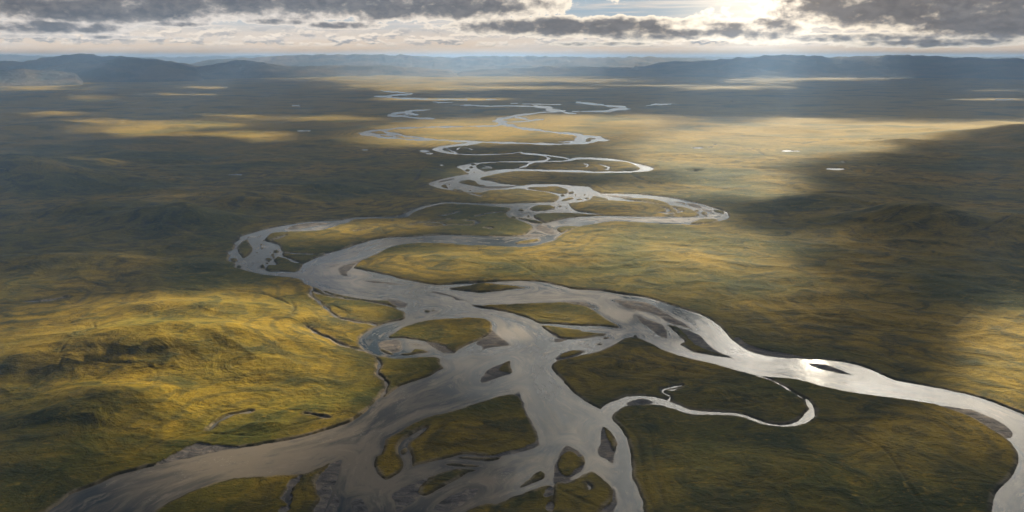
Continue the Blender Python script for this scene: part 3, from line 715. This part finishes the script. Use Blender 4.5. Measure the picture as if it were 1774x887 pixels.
GZ = np.where(dW > 0, np.clip(-dW * 0.3, -1.2, -0.02) - 0.05, zz * edge - 0.05 * (1 - edge))
# earth curves away far off
GZ = GZ - (DIST ** 2) / (2 * 6.371e6) * sstep(DIST, 20000, 60000) * 0.0


# ------------------------------------------------------------------ materials
def new_mat(name):
    m = bpy.data.materials.new(name); m.use_nodes = True
    nt = m.node_tree
    b = nt.nodes.get('Principled BSDF')
    return m, G(nt), b


def pos(g): return g.nt.nodes.new('ShaderNodeNewGeometry').outputs['Position']


def bump(g, h, dist, strength=1.0, normal=None):
    n = g.nt.nodes.new('ShaderNodeBump')
    n.inputs['Strength'].default_value = strength; n.inputs['Distance'].default_value = dist
    g.put(n.inputs['Height'], h)
    if normal is not None: g.put(n.inputs['Normal'], normal)
    return n.outputs[0]


def ground_material():
    m, g, b = new_mat('tundra_ground')
    P = pos(g)
    Pw = g.vm('MULTIPLY', P, (1.0, 1.35, 0.2))
    big = g.noise(Pw, 1 / 420.0, 5, 0.55, 0.6)
    mid = g.noise(Pw, 1 / 60.0, 6, 0.6, 0.8)
    fine = g.noise(g.vm('MULTIPLY', P, (0.75, 1.5, 0.5)), 1 / 5.5, 8, 0.68, 0.5)
    tuft = g.noise(P, 1 / 1.3, 3, 0.6)
    gold, olive, green, brown = (0.275, 0.180, 0.008), (0.082, 0.083, 0.005), (0.020, 0.034, 0.005), (0.085, 0.052, 0.020)
    c = g.mix(g.mr(big, 0.36, 0.62), olive, gold)
    c = g.mix(g.m('MULTIPLY', g.mr(mid, 0.44, 0.66), 0.75), c, green)
    c = g.mix(g.m('MULTIPLY', g.mr(mid, 0.42, 0.26), 0.75), c, gold)
    c = g.mix(g.m('MULTIPLY', g.mr(fine, 0.50, 0.70), 0.65), c, green)
    c = g.mix(g.m('MULTIPLY', g.mr(fine, 0.46, 0.30), 0.5), c, (0.34, 0.205, 0.014))
    c = g.mix(g.m('MULTIPLY', g.mr(tuft, 0.5, 0.68), 0.55), c, brown)
    # fine dark runnels and hollows
    vo = g.nt.nodes.new('ShaderNodeTexVoronoi'); vo.feature = 'DISTANCE_TO_EDGE'; vo.inputs['Scale'].default_value = 1 / 85.0
    wob = g.vm('SCALE', g.xyz(mid, fine, big)); wob.node.inputs['Scale'].default_value = 110.0
    g.put(vo.inputs['Vector'], g.vm('ADD', g.vm('MULTIPLY', P, (0.8, 1.4, 0.0)), wob))
    crack = g.mr(vo.outputs['Distance'], 0.035, 0.0)
    crack = g.m('MULTIPLY', crack, g.mr(big, 0.40, 0.60))
    c = g.mix(g.m('MULTIPLY', crack, 0.5), c, (0.028, 0.028, 0.012))
    hol = g.noise(g.vm('MULTIPLY', P, (0.6, 1.5, 0.3)), 1 / 26.0, 5, 0.62, 1.2)
    c = g.mix(g.m('MULTIPLY', g.mr(hol, 0.56, 0.72), 0.5), c, (0.034, 0.038, 0.012))
    c = g.mix(g.m('MULTIPLY', g.mr(hol, 0.42, 0.28), 0.45), c, (0.37, 0.240, 0.018))
    far_ = g.attr('farw')
    c = g.mix(g.m('MULTIPLY', g.mr(far_, 300.0, 1600.0), 0.10), c, (0.075, 0.066, 0.026))
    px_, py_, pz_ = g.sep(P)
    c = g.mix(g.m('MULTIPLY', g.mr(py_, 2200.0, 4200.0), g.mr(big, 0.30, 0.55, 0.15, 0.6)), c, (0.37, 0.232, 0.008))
    gl_ = g.attr('gully')
    c = g.mix(g.m('MULTIPLY', g.mr(gl_, 0.2, 2.2), 0.7), c, (0.034, 0.034, 0.013))
    # scroll bars: old bank lines running beside the river
    sw = g.m('SINE', g.m('ADD', g.m('MULTIPLY', far_, 0.19), g.m('MULTIPLY', mid, 9.0)))
    sf = g.m('MULTIPLY', g.mr(sw, 0.2, 0.95), g.m('MULTIPLY', g.mr(far_, 260.0, 60.0), g.mr(big, 0.42, 0.58)))
    c = g.mix(g.m('MULTIPLY', sf, 0.5), c, (0.036, 0.040, 0.012))
    # wet dark strip and pale sand lip along the banks
    ld = g.attr('land')
    edn = g.m('ADD', ld, g.m('MULTIPLY', g.m('SUBTRACT', fine, 0.5), 5.0))
    c = g.mix(g.m('MULTIPLY', g.mr(edn, 6.5, 1.0), 0.75), c, g.mix(g.mr(g.noise(P, 1 / 34.0, 3, 0.6), 0.47, 0.56), (0.060, 0.048, 0.026), (0.235, 0.185, 0.125)))
    # gravel
    gn = g.noise(P, 1 / 2.2, 6, 0.7, 0.4); gn2 = g.noise(g.vm('MULTIPLY', P, (1.0, 1.8, 1)), 1 / 18.0, 4, 0.6, 0.8)
    gc = g.mix(gn, (0.085, 0.078, 0.072), (0.18, 0.16, 0.145))
    gc = g.mix(g.mr(gn2, 0.46, 0.66), gc, (0.26, 0.215, 0.17))
    gc = g.mix(g.mr(gn2, 0.45, 0.30), gc, (0.055, 0.052, 0.044))
    ga = g.m('ADD', g.attr('gravel'), g.m('MULTIPLY', g.m('SUBTRACT', fine, 0.5), 2.5))
    gf = g.mr(ga, -0.6, 0.6)
    c = g.mix(gf, c, gc)
    g.put(b.inputs['Base Color'], c)
    b.inputs['Roughness'].default_value = 0.95
    b.inputs['Specular IOR Level'].default_value = 0.1
    h = g.m('ADD', g.m('MULTIPLY', fine, 1.5), g.m('MULTIPLY', tuft, 0.35))
    h = g.m('ADD', h, g.m('MULTIPLY', mid, 6.0))
    g.put(b.inputs['Normal'], bump(g, h, 1.0, 0.85))
    return m


def water_material():
    m, g, b = new_mat('silty_water')
    P = pos(g)
    dd = g.attr('deep')
    sx, sy, sz = g.sep(P)
    # streaks that follow the banks: noise over the distance from the bank, slow along the flow
    S = g.xyz(g.m('MULTIPLY', sx, 0.010), g.m('MULTIPLY', sy, 0.010), g.m('MULTIPLY', dd, 0.045))
    st = g.noise(S, 1.0, 7, 0.6, 0.22)
    st2 = g.noise(g.xyz(g.m('MULTIPLY', sx, 0.035), g.m('MULTIPLY', sy, 0.03), g.m('MULTIPLY', dd, 0.10)), 1.0, 6, 0.65, 0.15)
    sh = g.attr('silt')
    f1 = g.m('ADD', g.m('MULTIPLY', g.mr(st, 0.40, 0.62), 0.62), g.m('MULTIPLY', sh, 0.75), clamp=True)
    c = g.mix(f1, (0.018, 0.036, 0.048), (0.270, 0.222, 0.160))
    c = g.mix(g.m('MULTIPLY', g.mr(st2, 0.54, 0.70), 0.6), c, (0.34, 0.275, 0.205))
    c = g.mix(g.m('MULTIPLY', g.mr(st2, 0.45, 0.30), 0.4), c, (0.065, 0.075, 0.082))
    # riffles: broken pale water over the shallows
    rf = g.noise(g.vm('MULTIPLY', P, (1.0, 1.3, 1)), 1 / 3.2, 5, 0.7, 0.8)
    rm_ = g.m('MULTIPLY', g.mr(rf, 0.56, 0.66), g.mr(g.noise(P, 1 / 38.0, 3, 0.6, 0.3), 0.54, 0.68))
    c = g.mix(g.m('MULTIPLY', rm_, g.m('ADD', 0.35, g.m('MULTIPLY', sh, 0.5)), clamp=True), c, (0.52, 0.47, 0.40))
    # shallow rims show the bed
    c = g.mix(g.m('MULTIPLY', g.mr(dd, 2.6, 0.2), 0.35), c, (0.20, 0.165, 0.125))
    g.put(b.inputs['Base Color'], c)
    g.put(b.inputs['Roughness'], g.mr(st, 0.35, 0.65, 0.06, 0.18))
    b.inputs['IOR'].default_value = 1.333
    w1 = g.noise(g.vm('MULTIPLY', P, (1.0, 1.5, 1)), 1 / 1.6, 3, 0.6, 0.4)
    w2 = g.noise(P, 1 / 9.0, 3, 0.55, 0.5)
    w3 = g.noise(P, 1 / 55.0, 3, 0.5, 0.5)
    h = g.m('ADD', g.m('MULTIPLY', w1, 0.10), g.m('MULTIPLY', w2, 0.34))
    h = g.m('ADD', h, g.m('MULTIPLY', w3, 1.1))
    g.put(b.inputs['Normal'], bump(g, h, 0.45, 0.8))
    b.inputs['Specular IOR Level'].default_value = 0.85
    return m


def hill_material():
    m, g, b = new_mat('hill_grass')
    P = pos(g)
    n = g.noise(g.vm('MULTIPLY', P, (1, 1, 3)), 1 / 900.0, 6, 0.6, 0.5)
    n2 = g.noise(P, 1 / 150.0, 5, 0.6, 0.5)
    c = g.mix(g.mr(n, 0.38, 0.62), (0.060, 0.056, 0.026), (0.19, 0.130, 0.055))
    c = g.mix(g.m('MULTIPLY', g.mr(n2, 0.5, 0.72), 0.5), c, (0.045, 0.05, 0.02))
    g.put(b.inputs['Base Color'], c); b.inputs['Roughness'].default_value = 0.95
    b.inputs['Specular IOR Level'].default_value = 0.1
    g.put(b.inputs['Normal'], bump(g, g.m('MULTIPLY', n2, 60.0), 1.0, 0.6))
    return m


MG, MW, MH = ground_material(), water_material(), hill_material()

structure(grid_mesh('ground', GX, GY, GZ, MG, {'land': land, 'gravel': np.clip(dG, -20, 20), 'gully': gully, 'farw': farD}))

# ------------------------------------------------------------------ water sheet
silt = np.zeros_like(dW)
for u, v, ru, rv, a in [(590, 470, 45, 16, .9), (620, 492, 50, 12, .8), (900, 520, 130, 10, .8), (960, 512, 60, 9, .6), (1090, 545, 60, 14, .6), (720, 700, 90, 45, .6), (420, 800, 150, 30, .9), (250, 850, 170, 40, .7), (560, 760, 120, 40, .5), (660, 830, 60, 50, .5), (760, 850, 130, 40, .5), (930, 800, 60, 50, .35), (480, 800, 120, 30, .4), (885, 580, 30, 14, 1.0), (900, 640, 25, 20, .6), (910, 690, 22, 40, .7), (800, 630, 50, 12, .6),
                        (720, 600, 30, 8, .8), (560, 800, 60, 50, .3), (840, 830, 60, 12, .8), (850, 870, 90, 20, .7), (1000, 760, 20, 25, 1.0), (1040, 810, 25, 30, .9), (1180, 600, 60, 12, .9), (1330, 630, 120, 12, .8), (1530, 655, 100, 14, .9), (930, 400, 70, 6, .5), (1100, 380, 100, 4, .9), (950, 480, 90, 6, .6),
                        (930, 600, 20, 12, -1.0), (940, 650, 20, 30, -.9), (830, 595, 25, 10, -.6), (680, 590, 25, 20, -.6), (600, 480, 100, 4, -.5), (1010, 760, 8, 10, -.3), (480, 440, 60, 20, -.8), (1130, 520, 90, 10, -.6), (1080, 840, 15, 60, -.5), (940, 780, 60, 10, -.8), (170, 860, 30, 20, -.4)]:
    silt += a * np.exp(-((UU - u) / ru) ** 2 - ((VV - v) / rv) ** 2)
deep = np.clip(dW, -1, 80)
fm = np.maximum.reduce([dW[:-1, :-1], dW[1:, :-1], dW[:-1, 1:], dW[1:, 1:]]) > -3.0
structure(grid_mesh('river_water', GX, GY, np.zeros_like(GX), MW, {'deep': deep, 'silt': silt}, facemask=fm))


# ------------------------------------------------------------------ hills along the horizon
def ridge(name, prof, D, depth, seed, base=-30.0, skew=0.5, rough=1.0):
    """prof: silhouette as (photo x, photo y) pairs, at D metres; depth = how far it reaches front to back"""
    pu = np.array([p[0] for p in prof], float); pv = np.array([p[1] for p in prof], float)
    n = int((pu[-1] - pu[0]) / 1.6)
    u = np.linspace(pu[0], pu[-1], n)
    v = np.interp(u, pu, pv)
    k = np.ones(9) / 9; v = np.convolve(np.pad(v, 4, 'edge'), k, 'valid')
    x, y, z = px_dir(u, v)
    hd = np.hypot(x, y)
    azr = np.arctan2(x, y)
    crest = np.maximum(CAMZ + z / hd * D, 1.0)
    M = 64
    t = np.linspace(0, 1, M)[:, None]
    # front slope is built from spurs and draws
    r = D - depth * skew + depth * t
    Xg = np.sin(azr)[None, :] * r; Yg = np.cos(azr)[None, :] * r
    tt = t + 0.10 * fbm(Xg / 2600, Yg / 2600, 3, seed)
    s = np.clip(skew, 0.1, 0.9)
    prof_t = np.where(tt < s, np.clip(tt / s, 0, 1), np.clip((1 - tt) / (1 - s), 0, 1))
    prof_t = prof_t ** 1.15 * (0.35 + 0.65 * sstep(prof_t, 0, 1))
    nz = fbm(Xg / 900 + seed, Yg / 1500, 6, seed + 3, 0.6)
    spur = 1 - np.abs(fbm(Xg / 800, Yg / 2000, 5, seed + 9)) * 1.8
    Z = crest[None, :] * prof_t * (0.84 + 0.16 * spur) + rough * (0.13 * crest[None, :]) * nz * (0.15 + 4 * prof_t * (1 - prof_t)) + base * (1 - sstep(prof_t, 0, 0.12))
    ew = np.clip(np.minimum(np.arange(n), n - 1 - np.arange(n)) / 14.0, 0, 1)[None, :]
    Z = (Z - base) * sstep(ew, 0, 1) + base
    structure(grid_mesh(name, Xg, Yg, Z, MH))


ridge('hills', [(-900, 96), (-400, 92), (-60, 95), (30, 93.5), (60, 94.5), (100, 97.5), (180, 99), (260, 97.5), (330, 96.5), (400, 95.5), (470, 95.5), (520, 96), (640, 96), (760, 97), (900, 97.5), (1100, 98), (1300, 97), (1500, 98), (1800, 97), (2300, 94), (2800, 97)], 36000, 9000, 1)
ridge('hills', [(300, 118), (360, 103), (420, 98.5), (480, 95.5), (520, 93.5), (560, 92), (600, 93.5), (640, 94), (690, 92.8), (730, 96), (770, 98.5), (800, 97.5), (840, 95.8), (880, 95.0), (940, 96), (1000, 97.2), (1040, 98.6), (1090, 97), (1130, 96.8), (1180, 98.8), (1230, 101), (1300, 112)], 23000, 9000, 2, skew=0.6)
ridge('hills', [(1080, 116), (1160, 106), (1210, 102.5), (1260, 99), (1300, 96.2), (1350, 93.8), (1400, 95.2), (1445, 97.2), (1500, 95.6), (1570, 94.0), (1630, 96), (1700, 98.2), (1774, 100), (1900, 98), (2100, 93), (2500, 90), (2900, 104)], 19500, 8000, 3, skew=0.55)
ridge('hills', [(-1100, 104), (-700, 90), (-300, 96), (-120, 104), (-20, 105.5), (40, 103), (90, 97), (120, 93), (145, 91.8), (180, 93.5), (230, 98.5), (280, 103), (330, 110), (370, 120)], 18500, 5000, 4, skew=0.5)
ridge('hills', [(50, 126), (90, 113), (130, 106), (180, 98.5), (200, 97.2), (230, 99.5), (260, 102.5), (300, 108), (340, 117), (360, 124)], 15500, 4200, 5, skew=0.5)
ridge('hills', [(310, 122), (345, 113), (380, 105.5), (410, 102.5), (440, 104.5), (470, 109), (520, 114), (600, 112), (680, 113), (760, 118), (800, 123)], 17000, 4600, 6, skew=0.5)
ridge('hills', [(-160, 126), (-80, 121), (-30, 119), (10, 118), (36, 116), (60, 119.5), (100, 122), (150, 127)], 13500, 2600, 7, skew=0.5)
ridge('hills', [(780, 126), (850, 118), (950, 114), (1060, 115), (1160, 119), (1240, 125)], 17500, 4000, 8, skew=0.5)


# ------------------------------------------------------------------ unseen cloud layer added overhead: gaps and thickness shaped to cast sun and shade
CLZ = 2500.0
LIT = [(250, 640, 330, 95, .95), (450, 560, 190, 50, .85), (480, 710, 200, 50, .75), (150, 790, 160, 60, .5), (330, 830, 220, 50, .35), (180, 455, 190, 16, .45), (40, 490, 90, 14, .45), (250, 530, 200, 14, .5),
       (760, 458, 200, 22, .65), (1000, 425, 230, 36, .70), (1180, 440, 170, 46, .60), (970, 545, 130, 22, .85), (640, 540, 110, 22, .85), (1060, 480, 140, 22, .55), (1020, 660, 60, 40, .2),
       (900, 224, 210, 16, 1.0), (1000, 208, 170, 10, .7), (760, 245, 140, 10, .8), (1250, 262, 170, 34, .95), (1370, 240, 130, 24, .95), (1560, 233, 230, 14, 1.0), (1730, 224, 150, 14, .95), (1450, 252, 110, 14, .9), (1275, 318, 110, 18, .95), (1130, 290, 130, 16, .7), (1060, 345, 190, 20, .62), (1320, 335, 60, 14, .5), (1180, 380, 90, 20, .5),
       (1790, 590, 140, 80, 1.0), (1710, 650, 70, 40, .7), (1774, 700, 80, 40, .6), (1330, 560, 150, 20, .12), (1520, 650, 60, 9, .12),
       (1300, 790, 300, 70, .42), (1150, 830, 120, 50, .4), (1560, 720, 160, 50, .42), (780, 770, 120, 50, .22), (950, 860, 100, 40, .3), (420, 860, 120, 30, .5),
       (230, 226, 90, 9, .9), (330, 216, 110, 7, .9), (420, 234, 90, 5, .8), (150, 212, 60, 4, .6), (410, 200, 80, 5, .6), (60, 150, 80, 7, .95), (350, 152, 34, 3, .9), (310, 163, 34, 2.6, .8), (70, 200, 90, 5, .55), (170, 175, 70, 4, .45), (560, 205, 90, 6, .5), (470, 129, 150, 4, .9), (250, 128, 160, 3.5, .6), (480, 242, 60, 5, .4), (60, 285, 110, 7, .9), (290, 352, 90, 7, .6), (130, 405, 150, 7, .25), (150, 292, 80, 4, .5),
       (720, 150, 120, 9, .9), (660, 137, 150, 6, .9), (850, 138, 180, 6, .8), (900, 152, 120, 3, .7), (800, 130, 200, 5, .6), (770, 172, 110, 3, .8), (1000, 141, 120, 3, .5), (1260, 153, 90, 4, .85), (1450, 138, 120, 2.5, .8), (1140, 148, 90, 1.6, .7), (1720, 172, 80, 2.5, .6), (1500, 130, 50, 3, .5), (1320, 140, 50, 8, .7), (1480, 300, 60, 10, .35), (1600, 440, 120, 14, .3), (1500, 480, 100, 16, .35), (1420, 230, 200, 18, .9), (1370, 208, 60, 4, .45), (1700, 157, 80, 1.8, .4),
       (560, 400, 110, 18, .72), (700, 385, 120, 12, .55), (470, 430, 60, 14, .3), (870, 330, 120, 14, .35), (860, 300, 120, 10, .4), (320, 340, 70, 7, .35), (700, 600, 60, 20, .45), (770, 575, 80, 20, .5), (1420, 410, 110, 16, .42), (1300, 450, 120, 40, .35), (1330, 500, 150, 30, .3), (900, 380, 60, 12, .2),
       (430, 119, 110, 3, .9), (640, 121, 140, 3, .6)]


SHADE = [(50, 137, 200, 9, .97), (1420, 632, 150, 30, .93), (1450, 640, 230, 60, .992), (1690, 420, 260, 100, .7), (1590, 330, 170, 50, .6), (100, 380, 260, 60, .7), (1380, 690, 80, 60, .97), (850, 700, 130, 160, .6), (1200, 610, 120, 40, .6)]


def lit_map(X, Y):
    u, v = ground_px(X, Y)
    du = (30 + 60 * sstep(Y, 4000, 9000)) * fbm(X / 500, Y / 700, 3, 70); dv = 0.0
    res = np.full(X.shape, 0.06)
    inv = 1.0
    for cu, cv, ru, rv, a in LIT:
        q = ((u + du - cu) / (ru * 1.0)) ** 2 + ((v + dv - cv) / (rv * 1.0)) ** 2
        inv = inv * (1 - a * np.exp(-q * 1.0))
    res = 1 - 0.94 * inv
    res = sstep(res + 0.10 * fbm(X / 420, Y / 600, 3, 71), 0.10, 0.86)
    for cu, cv, ru, rv, a in SHADE:
        wu = 60 * fbm(X / 260, Y / 380, 4, 72); wv = 0.35 * rv * fbm(X / 300 + 7, Y / 420, 4, 73)
        res = res * (1 - a * np.exp(-np.abs((u + wu - cu) / ru) ** 2.6 - np.abs((v + wv - cv) / rv) ** 2.6))
    n = fbm(X / 900, Y / 1100, 4, 77)
    n2 = fbm(X / 260, Y / 420, 3, 79)
    res = res * (1 + 0.40 * n + 0.22 * n2) 
    front = (Y > 250)
    outside = sstep(np.maximum(u - 1850, -u - 80), 0, 250) * front + (1 - front)
    gen = sstep(fbm(X / 1500, Y / 2200, 4, 90), -0.1, 0.35) * 0.8 + 0.08
    return np.clip(np.where(outside > 0, res * (1 - outside) + gen * outside, res), 0.0006, 0.99)


k = CLZ / math.tan(SUN_EL)
sxh, syh = math.sin(SUN_AZ) * k, math.cos(SUN_AZ) * k
ys = []; y_ = -3500.0
while y_ < 19300: ys.append(y_); y_ += 36 + max(0, y_ ) * 0.010
fr = np.linspace(-1, 1, 420)
YY = np.array(ys)[:, None] * np.ones_like(fr)[None, :]
XX = fr[None, :] * (2600 + np.maximum(YY, 0) * 1.0)
lt = lit_map(XX, YY)
SIG = 0.025
path = -np.log(lt) / SIG                    # slant metres of cloud needed
thick = path * math.sin(SUN_EL)
thick = np.maximum(thick - 1.5, 0.0)
rim = np.ones_like(thick, bool); rim[2:-2, 2:-2] = False
thick[rim] = 0
zb = CLZ + 60 * fbm(XX / 700, YY / 700, 3, 99) * sstep(thick, 0, 20)
cm = bpy.data.materials.new('cloud_vapour'); cm.use_nodes = True
cnt = cm.node_tree; cnt.nodes.clear()
pv = cnt.nodes.new('ShaderNodeVolumePrincipled')
pv.inputs['Color'].default_value = (0.66, 0.69, 0.74, 1); pv.inputs['Density'].default_value = SIG; pv.inputs['Anisotropy'].default_value = 0.78
om = cnt.nodes.new('ShaderNodeOutputMaterial'); cnt.links.new(pv.outputs[0], om.inputs['Volume'])


def cloud_sheet(name, X, Y, Zb, Tk, mat):
    R, C = X.shape; N = R * C
    solid = Tk > 0
    idt = np.arange(N).reshape(R, C); idb = np.where(solid, idt + N, idt)
    fmk = solid[:-1, :-1] | solid[1:, :-1] | solid[:-1, 1:] | solid[1:, 1:]
    def quads(I): return np.stack([I[:-1, :-1], I[:-1, 1:], I[1:, 1:], I[1:, :-1]], -1)[fmk]
    q = np.concatenate([quads(idt), quads(idb)[:, ::-1]])
    co = np.concatenate([np.stack([X, Y, Zb + Tk * 0.65], -1).reshape(-1, 3), np.stack([X, Y, Zb - Tk * 0.35], -1).reshape(-1, 3)])
    used = np.zeros(2 * N, bool); used[q.ravel()] = True
    re = np.cumsum(used) - 1; co = co[used]; q = re[q].astype(np.int32)
    me = bpy.data.meshes.new(name)
    me.vertices.add(len(co)); me.vertices.foreach_set('co', co.astype(np.float32).ravel())
    me.loops.add(q.size); me.loops.foreach_set('vertex_index', q.ravel())
    me.polygons.add(len(q)); me.polygons.foreach_set('loop_start', np.arange(0, q.size, 4, dtype=np.int32))
    me.update(calc_edges=True)
    me.materials.append(mat)
    o = bpy.data.objects.new(name, me); scene.collection.objects.link(o)
    return o


structure(cloud_sheet('shadow_clouds', XX + sxh, YY + syh, zb, thick, cm), 'stuff')

# ------------------------------------------------------------------ haze
hb = bpy.data.meshes.new('haze')
x0, x1, y0, y1, z0, z1 = -52000, 52000, -9000, 47500, -140.0, max(float(o.matrix_world.translation.z) + max(v.co.z for v in o.data.vertices) for o in scene.objects if o.name.startswith('hills')) + 15.0
zmin = float(GZ.min())
z0 = min(z0, zmin - 1)
vv = [(x, y, z) for z in (z0, z1) for y in (y0, y1) for x in (x0, x1)]
hb.from_pydata(vv, [], [(0, 2, 3, 1), (4, 5, 7, 6), (0, 1, 5, 4), (2, 6, 7, 3), (0, 4, 6, 2), (1, 3, 7, 5)])
hm = bpy.data.materials.new('hazy_air'); hm.use_nodes = True
hn = hm.node_tree; hn.nodes.clear()
hv = hn.nodes.new('ShaderNodeVolumePrincipled')
hv.inputs['Color'].default_value = (0.38, 0.60, 0.97, 1); hv.inputs['Density'].default_value = 5.2e-5; hv.inputs['Anisotropy'].default_value = 0.15
ho = hn.nodes.new('ShaderNodeOutputMaterial'); hn.links.new(hv.outputs[0], ho.inputs['Volume'])
hb.materials.append(hm)
haze = bpy.data.objects.new('haze', hb); scene.collection.objects.link(haze)
structure(haze, 'stuff')
print('GZ range', GZ.min(), GZ.max())
